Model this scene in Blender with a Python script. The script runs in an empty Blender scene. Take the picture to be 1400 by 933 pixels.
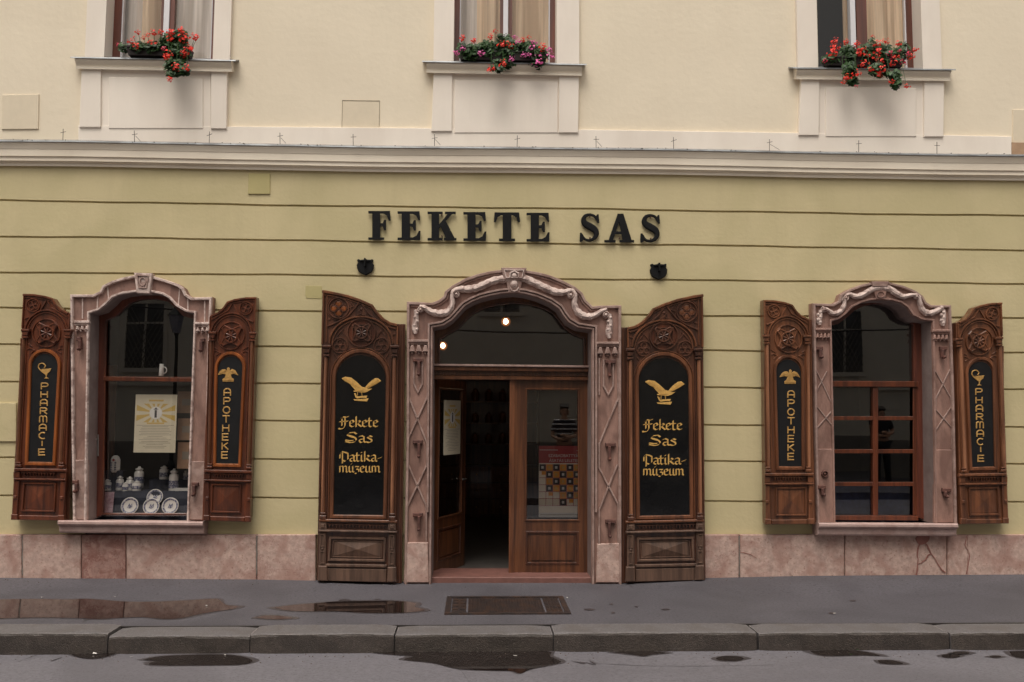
import bpy, bmesh, math, random
from mathutils import Vector, Matrix, Quaternion
random.seed(7)
sc = bpy.context.scene
COL = sc.collection

# ------------------------------------------------------------------ camera
FPX, W0, H0 = 1200.0, 1400.0, 933.0
yaw, pitch, roll = math.radians(2.27), math.atan((567 - 466.5) / FPX), 0.0055
fwd = Vector((math.sin(yaw) * math.cos(pitch), math.cos(yaw) * math.cos(pitch), math.sin(pitch)))
rgt0 = Vector((math.cos(yaw), -math.sin(yaw), 0))
up0 = rgt0.cross(fwd)
rgt = rgt0 * math.cos(roll) + up0 * math.sin(roll)
upv = up0 * math.cos(roll) - rgt0 * math.sin(roll)
CAM = Vector((0, -9.6, 0))
def ray(px, py): return fwd * FPX + rgt * (px - W0 / 2) + upv * (H0 / 2 - py)
def P(px, py, Y=0.0):
    "the point of the vertical plane at depth Y that is seen along this sight line"
    d = ray(px, py); p = CAM + d * ((Y - CAM.y) / d.y)
    return (p.x, p.z)
CAM.z = -P(700, 796, 0)[1]
def G(px, py, z=0.0):
    d = ray(px, py); p = CAM + d * ((z - CAM.z) / d.z)
    return (p.x, p.y)
def MPP(Y): return (Y - CAM.y) / FPX      # metres per pixel at depth Y
cam = bpy.data.cameras.new('camera'); camo = bpy.data.objects.new('camera', cam); COL.objects.link(camo)
cam.sensor_width = 36; cam.lens = 36 * FPX / W0; cam.clip_end = 1000; cam.clip_start = 0.05
camo.matrix_world = Matrix.Translation(CAM) @ Matrix((rgt, upv, -fwd)).transposed().to_4x4()
sc.camera = camo

# ------------------------------------------------------------------ sky, sun, exposure
SUN_EL, SUN_AZ = math.radians(64), math.radians(200)     # azimuth clockwise from +Y: behind the camera
w = bpy.data.worlds.new('World'); sc.world = w; w.use_nodes = True
nt = w.node_tree; bg = nt.nodes['Background']
sky = nt.nodes.new('ShaderNodeTexSky'); sky.sky_type = 'NISHITA'; sky.sun_disc = False
sky.sun_elevation = SUN_EL; sky.sun_rotation = SUN_AZ; sky.dust_density = 6; sky.air_density = 1.2; sky.ozone_density = 0.6
hs = nt.nodes.new('ShaderNodeHueSaturation'); hs.inputs['Saturation'].default_value = 0.12
nt.links.new(sky.outputs[0], hs.inputs['Color'])
mx = nt.nodes.new('ShaderNodeMix'); mx.data_type = 'RGBA'; mx.blend_type = 'MULTIPLY'; mx.inputs['Factor'].default_value = 1
mx.inputs['B'].default_value = (1.0, 0.955, 0.885, 1)
nt.links.new(hs.outputs[0], mx.inputs['A']); nt.links.new(mx.outputs['Result'], bg.inputs['Color'])
bg.inputs['Strength'].default_value = 0.13
sl = bpy.data.lights.new('sun', 'SUN'); sl.energy = 1.05; sl.angle = math.radians(30); sl.color = (1.0, 0.95, 0.88)
so = bpy.data.objects.new('sun', sl); COL.objects.link(so)
sd = Vector((math.sin(SUN_AZ) * math.cos(SUN_EL), math.cos(SUN_AZ) * math.cos(SUN_EL), math.sin(SUN_EL)))
so.rotation_euler = sd.to_track_quat('Z', 'Y').to_euler(); so.location = (0, -6, 14)
sc.view_settings.view_transform = 'Standard'; sc.view_settings.look = 'None'
sc.view_settings.exposure = 0.21; sc.view_settings.gamma = 1.0

# ------------------------------------------------------------------ materials
def srgb(r, g, b):
    f = lambda c: (c / 255 / 12.92) if c / 255 <= .04045 else ((c / 255 + .055) / 1.055) ** 2.4
    return (f(r), f(g), f(b))
MATS = {}
def mat(name, col, rough=.7, var=.12, scale=6, bump=.15, bscale=60, stretch=(1, 1, 1), col2=None, c2amt=.5, c2scale=2,
        metal=0, spec=.5, bdist=.004, detail=6, coat=0, sharp=(.45, .62), edge=None, speck=None, cells=None, streak=None):
    m = bpy.data.materials.new(name); m.use_nodes = True; n = m.node_tree.nodes; L = m.node_tree.links
    b = n['Principled BSDF']; b.inputs['Roughness'].default_value = rough; b.inputs['Metallic'].default_value = metal
    b.inputs['Specular IOR Level'].default_value = spec; b.inputs['Coat Weight'].default_value = coat
    geo = n.new('ShaderNodeNewGeometry'); mp = n.new('ShaderNodeMapping'); mp.inputs['Scale'].default_value = stretch
    L.new(geo.outputs['Position'], mp.inputs['Vector'])
    t = n.new('ShaderNodeTexNoise'); t.inputs['Scale'].default_value = scale; t.inputs['Detail'].default_value = detail
    t.inputs['Roughness'].default_value = .65
    L.new(mp.outputs[0], t.inputs['Vector'])
    r = n.new('ShaderNodeValToRGB'); e = r.color_ramp.elements
    e[0].position = .3; e[1].position = .7
    e[0].color = tuple(c * (1 - var) for c in col) + (1,); e[1].color = tuple(min(1, c * (1 + var)) for c in col) + (1,)
    L.new(t.outputs[0], r.inputs[0]); out = r.outputs[0]
    if col2:
        t2 = n.new('ShaderNodeTexNoise'); t2.inputs['Scale'].default_value = c2scale; t2.inputs['Detail'].default_value = 8
        t2.inputs['Distortion'].default_value = .6; L.new(mp.outputs[0], t2.inputs['Vector'])
        r2 = n.new('ShaderNodeMapRange'); r2.inputs[1].default_value = sharp[0]; r2.inputs[2].default_value = sharp[1]
        r2.inputs[4].default_value = c2amt
        L.new(t2.outputs[0], r2.inputs[0]); mm = n.new('ShaderNodeMix'); mm.data_type = 'RGBA'
        mm.inputs['B'].default_value = tuple(col2) + (1,)
        L.new(r2.outputs[0], mm.inputs['Factor']); L.new(out, mm.inputs['A']); out = mm.outputs['Result']
    if streak:  # rain runs: (colour, scale, amount)
        m9 = n.new('ShaderNodeMapping'); m9.inputs['Scale'].default_value = (1, 1, .07); L.new(geo.outputs['Position'], m9.inputs['Vector'])
        t9 = n.new('ShaderNodeTexNoise'); t9.inputs['Scale'].default_value = streak[1]; t9.inputs['Detail'].default_value = 7; t9.inputs['Roughness'].default_value = .7; L.new(m9.outputs[0], t9.inputs['Vector'])
        r9 = n.new('ShaderNodeMapRange'); r9.inputs[1].default_value = .5; r9.inputs[2].default_value = .72; r9.inputs[4].default_value = streak[2]; L.new(t9.outputs[0], r9.inputs[0])
        mm = n.new('ShaderNodeMix'); mm.data_type = 'RGBA'; mm.inputs['B'].default_value = tuple(streak[0]) + (1,)
        L.new(r9.outputs[0], mm.inputs['Factor']); L.new(out, mm.inputs['A']); out = mm.outputs['Result']
    if cells:   # net of veins: (colour, scale, width, amount)
        vo = n.new('ShaderNodeTexVoronoi'); vo.feature = 'DISTANCE_TO_EDGE'; vo.inputs['Scale'].default_value = cells[1]
        wn = n.new('ShaderNodeMix'); wn.data_type = 'RGBA'; wn.blend_type = 'LINEAR_LIGHT'; wn.inputs['Factor'].default_value = .12
        L.new(mp.outputs[0], wn.inputs['A']); L.new(t.outputs['Color'], wn.inputs['B']); L.new(wn.outputs['Result'], vo.inputs['Vector'])
        vr = n.new('ShaderNodeMapRange'); vr.inputs[1].default_value = 0; vr.inputs[2].default_value = cells[2]; vr.inputs[3].default_value = cells[3]; vr.inputs[4].default_value = 0
        L.new(vo.outputs[0], vr.inputs[0]); t4 = n.new('ShaderNodeTexNoise'); t4.inputs['Scale'].default_value = cells[1] * .5
        L.new(mp.outputs[0], t4.inputs['Vector']); r4 = n.new('ShaderNodeMapRange'); r4.inputs[1].default_value = .42; r4.inputs[2].default_value = .58; L.new(t4.outputs[0], r4.inputs[0])
        mu = n.new('ShaderNodeMath'); mu.operation = 'MULTIPLY'; L.new(vr.outputs[0], mu.inputs[0]); L.new(r4.outputs[0], mu.inputs[1])
        mm = n.new('ShaderNodeMix'); mm.data_type = 'RGBA'; mm.inputs['B'].default_value = tuple(cells[0]) + (1,)
        L.new(mu.outputs[0], mm.inputs['Factor']); L.new(out, mm.inputs['A']); out = mm.outputs['Result']
    if speck:   # fine grit: (colour, scale, threshold, amount)
        t5 = n.new('ShaderNodeTexNoise'); t5.inputs['Scale'].default_value = speck[1]; t5.inputs['Detail'].default_value = 3; L.new(geo.outputs['Position'], t5.inputs['Vector'])
        r5 = n.new('ShaderNodeMapRange'); r5.inputs[1].default_value = speck[2]; r5.inputs[2].default_value = speck[2] + .1; r5.inputs[4].default_value = speck[3]; L.new(t5.outputs[0], r5.inputs[0])
        mm = n.new('ShaderNodeMix'); mm.data_type = 'RGBA'; mm.inputs['B'].default_value = tuple(speck[0]) + (1,)
        L.new(r5.outputs[0], mm.inputs['Factor']); L.new(out, mm.inputs['A']); out = mm.outputs['Result']
    if edge:    # rubbed arrises: (colour, amount, radius)
        bv = n.new('ShaderNodeBevel'); bv.samples = 4; bv.inputs['Radius'].default_value = edge[2]
        dp_ = n.new('ShaderNodeVectorMath'); dp_.operation = 'DOT_PRODUCT'; L.new(bv.outputs[0], dp_.inputs[0]); L.new(geo.outputs['True Normal'], dp_.inputs[1])
        r6 = n.new('ShaderNodeMapRange'); r6.inputs[1].default_value = .985; r6.inputs[2].default_value = .80; r6.inputs[3].default_value = 0; r6.inputs[4].default_value = edge[1]; L.new(dp_.outputs['Value'], r6.inputs[0])
        t7 = n.new('ShaderNodeTexNoise'); t7.inputs['Scale'].default_value = 22; t7.inputs['Detail'].default_value = 4; L.new(geo.outputs['Position'], t7.inputs['Vector'])
        r7 = n.new('ShaderNodeMapRange'); r7.inputs[1].default_value = .38; r7.inputs[2].default_value = .6; L.new(t7.outputs[0], r7.inputs[0])
        mu = n.new('ShaderNodeMath'); mu.operation = 'MULTIPLY'; L.new(r6.outputs[0], mu.inputs[0]); L.new(r7.outputs[0], mu.inputs[1])
        mm = n.new('ShaderNodeMix'); mm.data_type = 'RGBA'; mm.inputs['B'].default_value = tuple(edge[0]) + (1,)
        L.new(mu.outputs[0], mm.inputs['Factor']); L.new(out, mm.inputs['A']); out = mm.outputs['Result']
    L.new(out, b.inputs['Base Color'])
    if bump:
        t3 = n.new('ShaderNodeTexNoise'); t3.inputs['Scale'].default_value = bscale; t3.inputs['Detail'].default_value = 5
        L.new(mp.outputs[0], t3.inputs['Vector']); bn = n.new('ShaderNodeBump'); bn.inputs['Strength'].default_value = bump
        bn.inputs['Distance'].default_value = bdist; L.new(t3.outputs[0], bn.inputs['Height']); L.new(bn.outputs[0], b.inputs['Normal'])
    MATS[name] = m; return m
olive = mat('olive_plaster', (.58, .49, .285), .85, .05, 1.6, .5, 22, bdist=.006, col2=(.50, .43, .235), c2amt=.6, c2scale=.9, speck=((.36, .31, .16), 60, .66, .35), streak=((.42, .345, .19), 3, .22))
olive_p = mat('olive_patch', (.46, .395, .185), .85, .05, 5, .3, 20)
cream = mat('cream_plaster', (.80, .70, .545), .88, .035, 1.3, .5, 14, bdist=.007, col2=(.76, .66, .51), c2amt=.6, c2scale=.6, speck=((.6, .5, .38), 50, .68, .3), streak=((.66, .56, .42), 3, .15))
cream_p = mat('cream_patch', (.72, .62, .47), .85, .05, 5, .3, 20)
white = mat('white_plaster', (.86, .775, .68), .8, .035, 2, .3, 12, bdist=.005, col2=(.73, .64, .55), c2amt=.4, c2scale=1.2, stretch=(1, 1, .5), speck=((.6, .5, .4), 70, .7, .25), streak=((.70, .60, .50), 5, .18))
corn = mat('cornice_plaster', (.88, .785, .645), .8, .05, 3, .3, 15, col2=(.70, .60, .48), c2amt=.5, c2scale=1.5, stretch=(.5, 1, 2), speck=((.4, .3, .22), 55, .68, .4))
zinc = mat('zinc_flashing', (.28, .29, .30), .5, .2, 8, .1, 40, metal=.5, col2=(.12, .12, .12), c2amt=.6, c2scale=5)
V_ = (.20, .07, .055)
marble = mat('pink_marble', (.49, .345, .295), .55, .24, 18, .5, 45, col2=(.33, .175, .14), c2amt=.6, c2scale=5, bdist=.005, speck=((.22, .09, .07), 38, .60, .55), cells=(V_, 2.4, .018, .5), edge=((.2, .08, .055), .8, .03))
marble_d = mat('dark_rose_marble', (.36, .215, .18), .55, .22, 14, .6, 30, col2=(.22, .09, .07), c2amt=.7, c2scale=12, bdist=.008, cells=(V_, 13, .10, .9), speck=((.2, .08, .06), 40, .6, .5))
marble_p = mat('patched_rose_marble', (.27, .11, .088), .6, .2, 12, .4, 40)
EW = (.62, .50, .49)
surr = mat('rose_stone', (.30, .172, .136), .65, .28, 11, .6, 50, col2=(.155, .08, .062), c2amt=.75, c2scale=5, bdist=.006, stretch=(1, 1, .4), speck=((.15, .075, .07), 60, .62, .5), edge=(EW, .55, .007))
surr_l = mat('pale_rose_stone', (.35, .235, .20), .6, .25, 12, .5, 50, col2=(.215, .125, .10), c2amt=.75, c2scale=8, bdist=.005, speck=((.2, .1, .09), 60, .62, .5), edge=(EW, .5, .007))
surr_w = mat('worn_white_stone', (.60, .47, .42), .6, .2, 16, .5, 60, col2=(.27, .17, .145), c2amt=.75, c2scale=14, bdist=.005, sharp=(.5, .6), edge=((.68, .58, .57), .6, .007))
reveal_m = mat('reveal_stone', (.235, .18, .165), .7, .14, 10, .3, 30, col2=(.16, .10, .09), c2amt=.5, c2scale=3)
sillm = mat('sill_stone', (.45, .315, .285), .6, .16, 12, .4, 45, col2=(.30, .17, .14), c2amt=.5, c2scale=6, speck=((.2, .1, .08), 50, .62, .5), edge=((.6, .5, .47), .5, .01))
iron = mat('rusty_iron', (.085, .035, .028), .75, .35, 30, .6, 90, col2=(.16, .06, .04), c2amt=.6, c2scale=12)
black = mat('black_paint', (.009, .009, .010), .6, .2, 20, .1, 60, spec=.15)
black_glass = mat('black_glass', (.006, .006, .0065), .12, .3, 6, .25, 2.6, spec=.5, bdist=.02)
black_matt = mat('black_board', (.009, .009, .010), .45, .25, 12, .15, 30, spec=.35)
gold = mat('gold_leaf', (.68, .41, .12), .45, .2, 40, .3, 80, metal=.2, col2=(.48, .27, .07), c2amt=.4, c2scale=30)
gold_d = mat('dull_gold', (.52, .30, .09), .5, .25, 60, .2, 80, metal=.2, col2=(.28, .15, .045), c2amt=.5, c2scale=30)
def wood(name, c, c2, rough=.34, var=.4, coat=.35, e=None):
    e = e or tuple(min(1, v * 2.6 + .03) for v in c)
    return mat(name, c, rough, var, 14, .5, 40, (1.6, 1.6, .10), c2, .7, 9, bdist=.004, coat=coat, edge=(e, .6, .005))
wood_dark = wood('dark_walnut', (.092, .033, .017), (.026, .010, .007))
wood_red = wood('mahogany', (.120, .031, .012), (.034, .010, .006))
wood_orange = wood('varnished_frame_wood', (.27, .075, .016), (.11, .030, .009))
wood_brown = wood('worn_brown_wood', (.155, .056, .024), (.048, .018, .010))
wood_tan = wood('worn_edge_wood', (.28, .12, .06), (.09, .034, .018))
wood_grey = wood('weathered_wood', (.12, .066, .044), (.042, .021, .014), .6, .35, 0)
wood_door = wood('door_wood', (.125, .046, .019), (.045, .016, .009))
win_red = wood('window_red_wood', (.13, .034, .018), (.07, .019, .012), .45)
asphalt = mat('pavement_asphalt', (.088, .081, .093), .74, .25, 45, 1.0, 90, speck=((.036, .033, .038), 40, .58, .7), col2=(.056, .051, .059), c2amt=.65, c2scale=1.1, bdist=.004, sharp=(.42, .66))
roadm = mat('road_asphalt', (.150, .141, .158), .64, .2, 40, .9, 90, speck=((.065, .06, .065), 50, .57, .6), col2=(.105, .097, .108), c2amt=.6, c2scale=.8, bdist=.004, stretch=(.6, 1, 1))
kerbm = mat('kerb_granite', (.128, .117, .119), .68, .30, 60, .8, 120, col2=(.10, .085, .078), c2amt=.5, c2scale=5, bdist=.006, speck=((.3, .27, .26), 80, .62, .4), edge=((.42, .37, .36), 1, .014))  # pale rubbed edge also paints a highlight along the front arris
kerbd = mat('shaded_damp_kerb_face', (.058, .045, .038), .5, .4, 60, .9, 110, col2=(.028, .021, .018), c2amt=.6, c2scale=5, bdist=.008, speck=((.13, .11, .09), 70, .6, .5))  # darker granite for the face: its shade put into the colour, plus damp
tar = mat('tar_joint', (.018, .014, .013), .6, .2, 30, .2, 80)
grate = mat('cast_iron', (.040, .030, .029), .5, .3, 30, .4, 90, metal=.3, col2=(.10, .05, .03), c2amt=.5, c2scale=9)
damp = mat('damp_asphalt', (.045, .037, .040), .35, .2, 22, .5, 220)
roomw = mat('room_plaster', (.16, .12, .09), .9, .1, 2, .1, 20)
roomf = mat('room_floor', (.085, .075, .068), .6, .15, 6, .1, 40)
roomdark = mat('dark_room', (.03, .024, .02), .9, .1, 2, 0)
curt = mat('beige_curtain', (.84, .64, .44), .9, .18, 5, .3, 30, (3, 3, .12), (.46, .31, .19), .8, 3)  # darker vertical stripes paint the shade of the folds into the cloth
curt_w = mat('net_curtain', (.80, .71, .63), .9, .18, 8, .3, 30, (3, 3, .12), (.45, .37, .30), .7, 3)  # fold shade painted in as darker stripes here too
metal_w = mat('white_metal', (.72, .70, .72), .4, .05, 8, 0)
brass = mat('steel_plate', (.35, .33, .31), .35, .1, 10, 0, metal=.9)
porc = mat('porcelain', (.78, .74, .70), .2, .05, 10, 0)
porc_b = mat('blue_porcelain', (.10, .11, .20), .25, .3, 50, 0, col2=(.55, .52, .54), c2amt=1, c2scale=60)
navy = mat('navy_cloth', (.012, .014, .026), .9, .3, 14, .4, 40)
paper = mat('paper', (.68, .60, .45), .7, .04, 10, 0)
paperw = mat('white_paper', (.76, .72, .68), .7, .04, 10, 0)
yellow = mat('yellow_print', (.62, .42, .12), .7, .05, 10, 0)
ink = mat('ink', (.05, .04, .045), .7, .1, 10, 0)
faint = mat('faint_print', (.30, .25, .20), .7, .1, 10, 0)
maroon = mat('maroon_print', (.42, .06, .06), .6, .1, 10, 0)
pinkp = mat('pink_print', (.55, .36, .40), .6, .15, 40, 0, col2=(.35, .18, .24), c2amt=.7, c2scale=30)
orangep = mat('orange_print', (.80, .36, .05), .6, .1, 30, 0)
skin = mat('skin', (.50, .28, .19), .55, .06, 10, 0)
hair = mat('dark_hair', (.02, .012, .008), .6, .2, 60, .3, 80)
leafm = mat('geranium_leaf', (.028, .075, .016), .55, .4, 25, 0)
leafm2 = mat('dark_geranium_leaf', (.014, .042, .011), .55, .4, 25, 0)
redf = mat('red_petal', (.85, .035, .016), .5, .15, 60, 0)
pinkf = mat('pink_petal', (.80, .14, .42), .5, .15, 60, 0)
crimf = mat('crimson_petal', (.72, .03, .10), .5, .15, 60, 0)
plast = mat('dark_plastic', (.022, .014, .013), .5, .1, 10, 0)
water = mat('puddle_water', (.016, .011, .010), .02, .3, 8, .03, 3, spec=.6, bdist=.002)
oppw = mat('opposite_plaster', (.62, .57, .50), .85, .08, 1.5, .2, 12)
oppd = mat('opposite_stone', (.20, .18, .165), .8, .12, 3, .2, 12)
carw = mat('silver_car_paint', (.55, .55, .56), .25, .02, 4, 0, coat=.6)
card = mat('dark_car_trim', (.01, .01, .011), .25, .1, 4, 0)
rubber = mat('rubber', (.015, .015, .015), .8, .1, 20, 0)
cloth_n = mat('dark_clothes', (.02, .022, .03), .9, .2, 20, .2, 60)
def glass_mat(name, mirror=.055, tint=(.93, .93, .92), rough=.0, wob=.0, gain=1.5):
    m = bpy.data.materials.new(name); m.use_nodes = True; n = m.node_tree.nodes; L = m.node_tree.links; n.remove(n['Principled BSDF'])
    o = n['Material Output']; t = n.new('ShaderNodeBsdfTransparent'); t.inputs[0].default_value = tint + (1,)
    g = n.new('ShaderNodeBsdfGlossy'); g.inputs['Roughness'].default_value = rough; mi = n.new('ShaderNodeMixShader')
    fr = n.new('ShaderNodeFresnel'); fr.inputs[0].default_value = 1.5
    ad = n.new('ShaderNodeMath'); ad.operation = 'MULTIPLY_ADD'; ad.inputs[1].default_value = gain; ad.inputs[2].default_value = mirror - .02; ad.use_clamp = True
    L.new(fr.outputs[0], ad.inputs[0]); L.new(ad.outputs[0], mi.inputs[0]); L.new(t.outputs[0], mi.inputs[1]); L.new(g.outputs[0], mi.inputs[2])
    if wob:
        geo = n.new('ShaderNodeNewGeometry'); tn = n.new('ShaderNodeTexNoise'); tn.inputs['Scale'].default_value = 1.3; tn.inputs['Detail'].default_value = 0
        bn = n.new('ShaderNodeBump'); bn.inputs['Strength'].default_value = wob; bn.inputs['Distance'].default_value = .01
        L.new(geo.outputs['Position'], tn.inputs['Vector']); L.new(tn.outputs[0], bn.inputs['Height']); L.new(bn.outputs[0], g.inputs['Normal'])
    L.new(mi.outputs[0], o.inputs[0]); return m
glass = glass_mat('window_glass', .11, wob=.12)
glass_up = glass_mat('upper_glass', .06, (1, 1, 1), gain=.45)
def stripes():
    m = bpy.data.materials.new('striped_jersey'); m.use_nodes = True; n = m.node_tree.nodes; L = m.node_tree.links
    b = n['Principled BSDF']; b.inputs['Roughness'].default_value = .9
    g = n.new('ShaderNodeNewGeometry'); s = n.new('ShaderNodeSeparateXYZ'); a = n.new('ShaderNodeMath'); a.operation = 'MULTIPLY'; a.inputs[1].default_value = 9.5
    fr = n.new('ShaderNodeMath'); fr.operation = 'FRACT'; c = n.new('ShaderNodeMath'); c.operation = 'GREATER_THAN'; c.inputs[1].default_value = .68
    mi = n.new('ShaderNodeMix'); mi.data_type = 'RGBA'; mi.inputs['A'].default_value = (.01, .012, .03, 1); mi.inputs['B'].default_value = (.7, .7, .72, 1)
    L.new(g.outputs['Position'], s.inputs[0]); L.new(s.outputs['Z'], a.inputs[0]); L.new(a.outputs[0], fr.inputs[0]); L.new(fr.outputs[0], c.inputs[0])
    L.new(c.outputs[0], mi.inputs['Factor']); L.new(mi.outputs['Result'], b.inputs['Base Color']); return m
jersey = stripes()
def emis(name, col, s):
    m = bpy.data.materials.new(name); m.use_nodes = True; b = m.node_tree.nodes['Principled BSDF']
    b.inputs['Emission Color'].default_value = col + (1,); b.inputs['Emission Strength'].default_value = s; return m
bulbm = emis('lit_bulb', (1.0, .66, .40), 9)
halom = bpy.data.materials.new('warm_halo'); halom.use_nodes = True  # weak orange glow imitating the halo round a bare bulb
_n = halom.node_tree.nodes; _L = halom.node_tree.links; _n.remove(_n['Principled BSDF']); _a = _n.new('ShaderNodeAddShader'); _t = _n.new('ShaderNodeBsdfTransparent'); _e = _n.new('ShaderNodeEmission')
_e.inputs[0].default_value = (1.0, .30, .08, 1); _e.inputs[1].default_value = .16; _L.new(_t.outputs[0], _a.inputs[0]); _L.new(_e.outputs[0], _a.inputs[1]); _L.new(_a.outputs[0], _n['Material Output'].inputs[0])

# ------------------------------------------------------------------ object helpers
def tag(o, label=None, cat=None, group=None, kind=None):
    if label: o['label'] = label
    if cat: o['category'] = cat
    if group: o['group'] = group
    if kind: o['kind'] = kind
    return o
def thing(name, label, cat, loc=(0, 0, 0), group=None):
    o = bpy.data.objects.new(name, None); COL.objects.link(o); o.location = loc; o.empty_display_size = .2
    return tag(o, label, cat, group)
class MB:
    "collects faces; build() links them as one mesh object"
    def __init__(s): s.v = []; s.f = []; s.m = []; s.eps = 0
    def add(s, vs, fs, mi=0):
        o = len(s.v); s.v += [tuple(x) for x in vs]; s.f += [tuple(i + o for i in f) for f in fs]; s.m += [mi] * len(fs)
    def box(s, a, b, mi=0):
        (x0, y0, z0), (x1, y1, z1) = a, b
        v = [(x, y, z) for x in (x0, x1) for y in (y0, y1) for z in (z0, z1)]
        s.add(v, [(0, 1, 3, 2), (4, 6, 7, 5), (0, 4, 5, 1), (2, 3, 7, 6), (0, 2, 6, 4), (1, 5, 7, 3)], mi)
    def prism(s, mp, pts, Yf, Yb, bev=0, mi=0, nudge=True, Yr=None):
        "outline given as seen, at depth Yf, extruded straight back to Yb; bev = chamfer in px"
        if nudge: s.eps += .00025; Yf = Yf - (s.eps % .002)
        Yr = Yf if Yr is None else Yr
        o = [mp(x, y, Yr) for x, y in pts]; n = len(pts)
        vs = [(X, Yb, Z) for X, Z in o]
        if bev:
            d = bev * .008; vs += [(X, Yf + d, Z) for X, Z in o]
            i2 = [mp(x, y, Yr) for x, y in offset(pts, bev, True)]
            vs += [(X, Yf, Z) for X, Z in i2]; k = 3
        else:
            vs += [(X, Yf, Z) for X, Z in o]; k = 2
        fs = []
        for j in range(k - 1):
            for i in range(n):
                fs.append((j * n + i, j * n + (i + 1) % n, (j + 1) * n + (i + 1) % n, (j + 1) * n + i))
        fs.append(tuple(range((k - 1) * n, k * n)))
        s.add(vs, fs, mi)
    def bead(s, mp, pts, wd, Y0, h, closed=False, mi=0, round_=False, wds=None):
        "raised moulding along a line: wd px wide, standing h metres proud of Y0"
        s.eps += .0002; Y0 = Y0; h = h + (s.eps % .0016)
        n = len(pts)
        prof = [(-.5, 0), (-.5, .45), (-.28, .85), (0, 1), (.28, .85), (.5, .45), (.5, 0)] if round_ else [(-.5, 0), (-.5, .55), (-.3, 1), (.3, 1), (.5, .55), (.5, 0)]
        nr = normals(pts, closed); vs = []; k = len(prof)
        for i, (x, y) in enumerate(pts):
            ww = wd if wds is None else wds[i]
            for (a, b) in prof:
                X, Z = mp(x + nr[i][0] * a * ww, y + nr[i][1] * a * ww, Y0)
                vs.append((X, Y0 - b * h, Z))
        fs = []
        for i in range(n if closed else n - 1):
            j = (i + 1) % n
            for q in range(k - 1): fs.append((i * k + q, i * k + q + 1, j * k + q + 1, j * k + q))
        if not closed:
            fs.append(tuple(range(k))); fs.append(tuple((n - 1) * k + q for q in range(k)))
        s.add(vs, fs, mi)
    def dome(s, mp, c, r, Y0, h, mi=0, seg=10, ry=None):
        ry = ry or r; vs = []; rings = 3
        for a in range(rings):
            t = a / rings * math.pi / 2
            for i in range(seg):
                q = 2 * math.pi * i / seg; X, Z = mp(c[0] + r * math.cos(t) * math.cos(q), c[1] + ry * math.cos(t) * math.sin(q), Y0)
                vs.append((X, Y0 - h * math.sin(t), Z))
        X, Z = mp(c[0], c[1], Y0); vs.append((X, Y0 - h, Z)); fs = []
        for a in range(rings - 1):
            for i in range(seg): fs.append((a * seg + i, a * seg + (i + 1) % seg, (a + 1) * seg + (i + 1) % seg, (a + 1) * seg + i))
        for i in range(seg): fs.append(((rings - 1) * seg + i, (rings - 1) * seg + (i + 1) % seg, rings * seg))
        s.add(vs, fs, mi)
    def tube(s, pts, r, seg=6, mi=0):
        vs = []; n = len(pts); rs = r if isinstance(r, (list, tuple)) else [r] * n
        pts = [Vector(p) for p in pts]
        for i, p in enumerate(pts):
            d = (pts[min(i + 1, n - 1)] - pts[max(i - 1, 0)]).normalized(); q = d.to_track_quat('Z', 'Y')
            for k in range(seg):
                a = 2 * math.pi * k / seg; vs.append(p + q @ Vector((math.cos(a) * rs[i], math.sin(a) * rs[i], 0)))
        fs = [(i * seg + k, i * seg + (k + 1) % seg, (i + 1) * seg + (k + 1) % seg, (i + 1) * seg + k) for i in range(n - 1) for k in range(seg)]
        fs += [tuple(range(seg)), tuple((n - 1) * seg + k for k in range(seg))]
        s.add(vs, fs, mi)
    def lathe(s, prof, c=(0, 0, 0), seg=16, mi=0, axis='z'):
        vs = []
        for r, z in prof:
            for k in range(seg):
                a = 2 * math.pi * k / seg
                v = (c[0] + r * math.cos(a), c[1] + r * math.sin(a), c[2] + z) if axis == 'z' else (c[0] + r * math.cos(a), c[1] - z, c[2] + r * math.sin(a))
                vs.append(v)
        n = len(prof)
        fs = [(i * seg + k, i * seg + (k + 1) % seg, (i + 1) * seg + (k + 1) % seg, (i + 1) * seg + k) for i in range(n - 1) for k in range(seg)]
        fs += [tuple(range(seg)), tuple((n - 1) * seg + k for k in range(seg))]
        s.add(vs, fs, mi)
    def build(s, name, mats, parent=None, smooth=False, label=None):
        me = bpy.data.meshes.new(name); me.from_pydata(s.v, [], s.f); me.validate(); me.update()
        bm = bmesh.new(); bm.from_mesh(me)
        bm.normal_update()
        bmesh.ops.recalc_face_normals(bm, faces=bm.faces)
        big = [f for f in bm.faces if len(f.verts) > 4]
        if s.m and len(s.m) == len(bm.faces):
            bm.faces.ensure_lookup_table()
            for i_, f_ in enumerate(bm.faces): f_.material_index = s.m[i_]
        if big: bmesh.ops.triangulate(bm, faces=big)
        bm.to_mesh(me); bm.free()
        if smooth:
            for p in me.polygons: p.use_smooth = True
        for m in (mats if isinstance(mats, (list, tuple)) else [mats]): me.materials.append(m)
        o = bpy.data.objects.new(name, me); COL.objects.link(o)
        if parent: o.parent = parent
        if label: o['label'] = label
        return o
def normals(pts, closed=False):
    n = len(pts); out = []
    for i in range(n):
        a = pts[(i - 1) % n] if (closed or i > 0) else pts[i]; b = pts[(i + 1) % n] if (closed or i < n - 1) else pts[i]; c = pts[i]
        def nn(p, q):
            dx, dy = q[0] - p[0], q[1] - p[1]; l = math.hypot(dx, dy) or 1; return (-dy / l, dx / l)
        n1 = nn(a, c) if a != c else nn(c, b); n2 = nn(c, b) if b != c else n1
        mx_, my = n1[0] + n2[0], n1[1] + n2[1]; l = math.hypot(mx_, my) or 1
        mx_, my = mx_ / l, my / l; dot = max(.5, mx_ * n1[0] + my * n1[1]); out.append((mx_ / dot, my / dot))
    return out
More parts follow.
